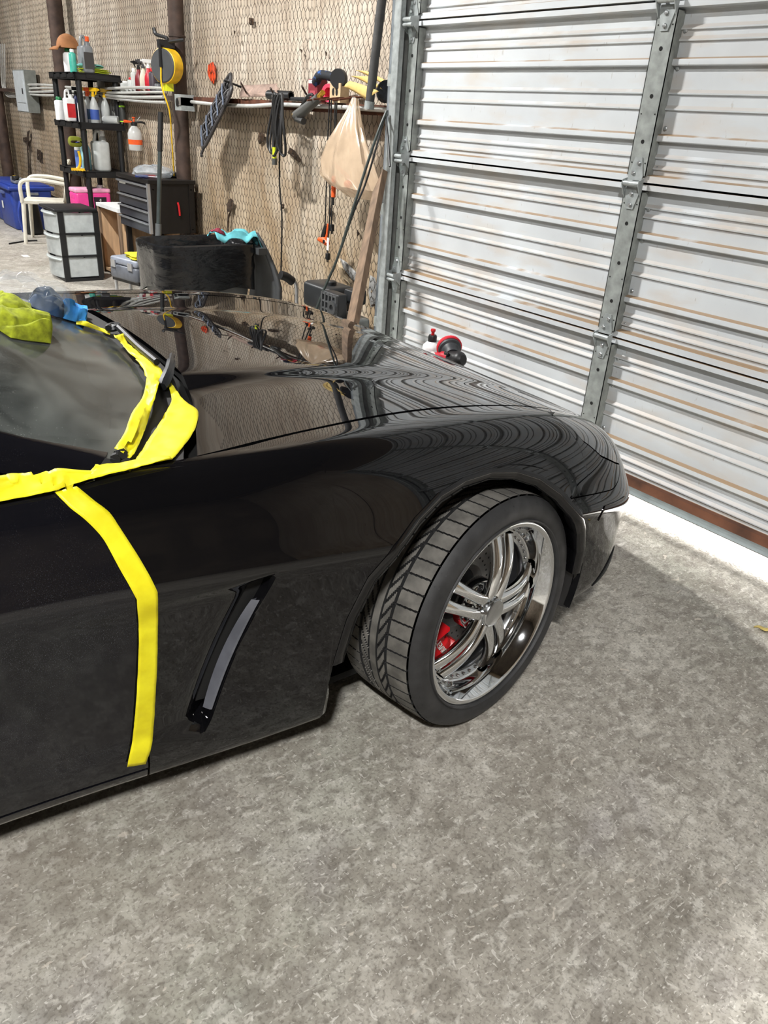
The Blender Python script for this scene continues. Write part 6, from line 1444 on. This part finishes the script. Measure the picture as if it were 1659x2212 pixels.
# ------------------------------------------------------------------ polisher and bottle on a low stool between the nose and the door
PB = onY((962, 792), 2.52); stz = .27
stl = thing('rolling_stool', 'low black rolling work stool by the garage door', 'stool', (PB.x, 2.52, 0))
MB().rbox((0, 0, stz-.03), (.44, .30, .055), .02).build('seat', blk, stl); MB().b2((-.17, -.1, .07), (.17, .1, .085)).build('tray', blk, stl, smooth=False)
for sx in (-.18, .18):
    for sy in (-.11, .11): MB().cyl((sx, sy, .05), (sx, sy, stz-.05), .012, n=8).build('leg', blks, stl); MB().lathe([(.0, -.012), (.025, -.012), (.025, .012), (.0, .012)], (sx, sy, .026), (0, 1, 0), 12).build('caster', blk2, stl)
def o_(px, dy=0): return onY(px, 2.50+dy)
bt = onY((931, 766), 2.60); hb = onY((931, 707), 2.60).z-stz; bo = thing('polish_bottle', 'white polish bottle with black collar and red tip on the stool', 'bottle', (bt.x, 2.60, stz-.002)); rb = (onY((944, 740), 2.60)-onY((918, 740), 2.60)).length/2
MB().lathe([(rb*.95, 0), (rb, .01), (rb, hb*.58), (rb*.92, hb*.64), (rb*.6, hb*.70), (rb*.45, hb*.72)], n=24).build('body', wht, bo); MB().lathe([(rb*1.01, hb*.06), (rb*1.01, hb*.44)], n=24).build('label_print', lab((40, 38, 40)), bo, solid=0); MB().lathe([(rb*1.014, hb*.44), (rb*1.014, hb*.455)], n=24).build('label_line', red_m, bo, solid=0)
MB().lathe([(rb*.47, hb*.71), (rb*.47, hb*.83), (rb*.40, hb*.86)], n=18).build('collar', blk, bo); MB().lathe([(rb*.18, hb*.85), (rb*.18, hb*.92), (rb*.28, hb*.95), (rb*.24, hb*.99), (0, hb)], n=14).build('tip', red_m, bo)
pol = thing('polisher', 'red and black polishing machine with red backing pad', 'polisher', tuple(onY((960, 800), 2.50)))
redp = mat('polisher_red', S(186, 34, 52), .4, var=.08)
h0, h1, h2, h3 = o_((903, 768)), o_((935, 771)), o_((958, 771)), o_((976, 776)); h4 = o_((1001, 777))
MB().tube(smooth_path([h0, h1, h2, h3], 4), [.020]*4+[.023]*4+[.030]*4+[.036], 14).build('body', redp, pol, world=True); MB().tube(smooth_path([h3+Vector((-.005, 0, 0)), (h3+h4)/2, h4], 4), [.038]*3+[.038]*4+[.032, .022], 14).build('head_cover', mat('polisher_black', S(30, 30, 32), .45), pol, world=True)
hd = o_((976, 766), .02); pad = o_((968, 744), .06); axp = (pad-hd).normalized()
MB().lathe([(.036, -.01), (.038, .015), (.044, .022), (.046, .036), (.056, .042), (.058, .055)], hd, axp, 24).build('shroud', lab((52, 54, 58)), pol, world=True); MB().lathe([(.0, .054), (.060, .054), (.064, .060), (.062, .074), (0, .076)], hd, axp, 28).build('pad', mat('red_foam_pad', S(206, 22, 44), .7), pol, world=True)
bd = o_((934, 765), -.03); MB().lathe([(.013, 0), (.013, .004), (0, .005)], bd, (-CF), 14).build('badge', whitel, pol, world=True)
b5 = o_((965, 764), -.035); MB().rbox(b5, (.03, .014, .014), .004).build('lock_button', blk, pol, world=True)
MB().tube([h0, h0+Vector((-.10, .02, -.03))], .026, 12).build('battery_end', blk, pol, world=True)
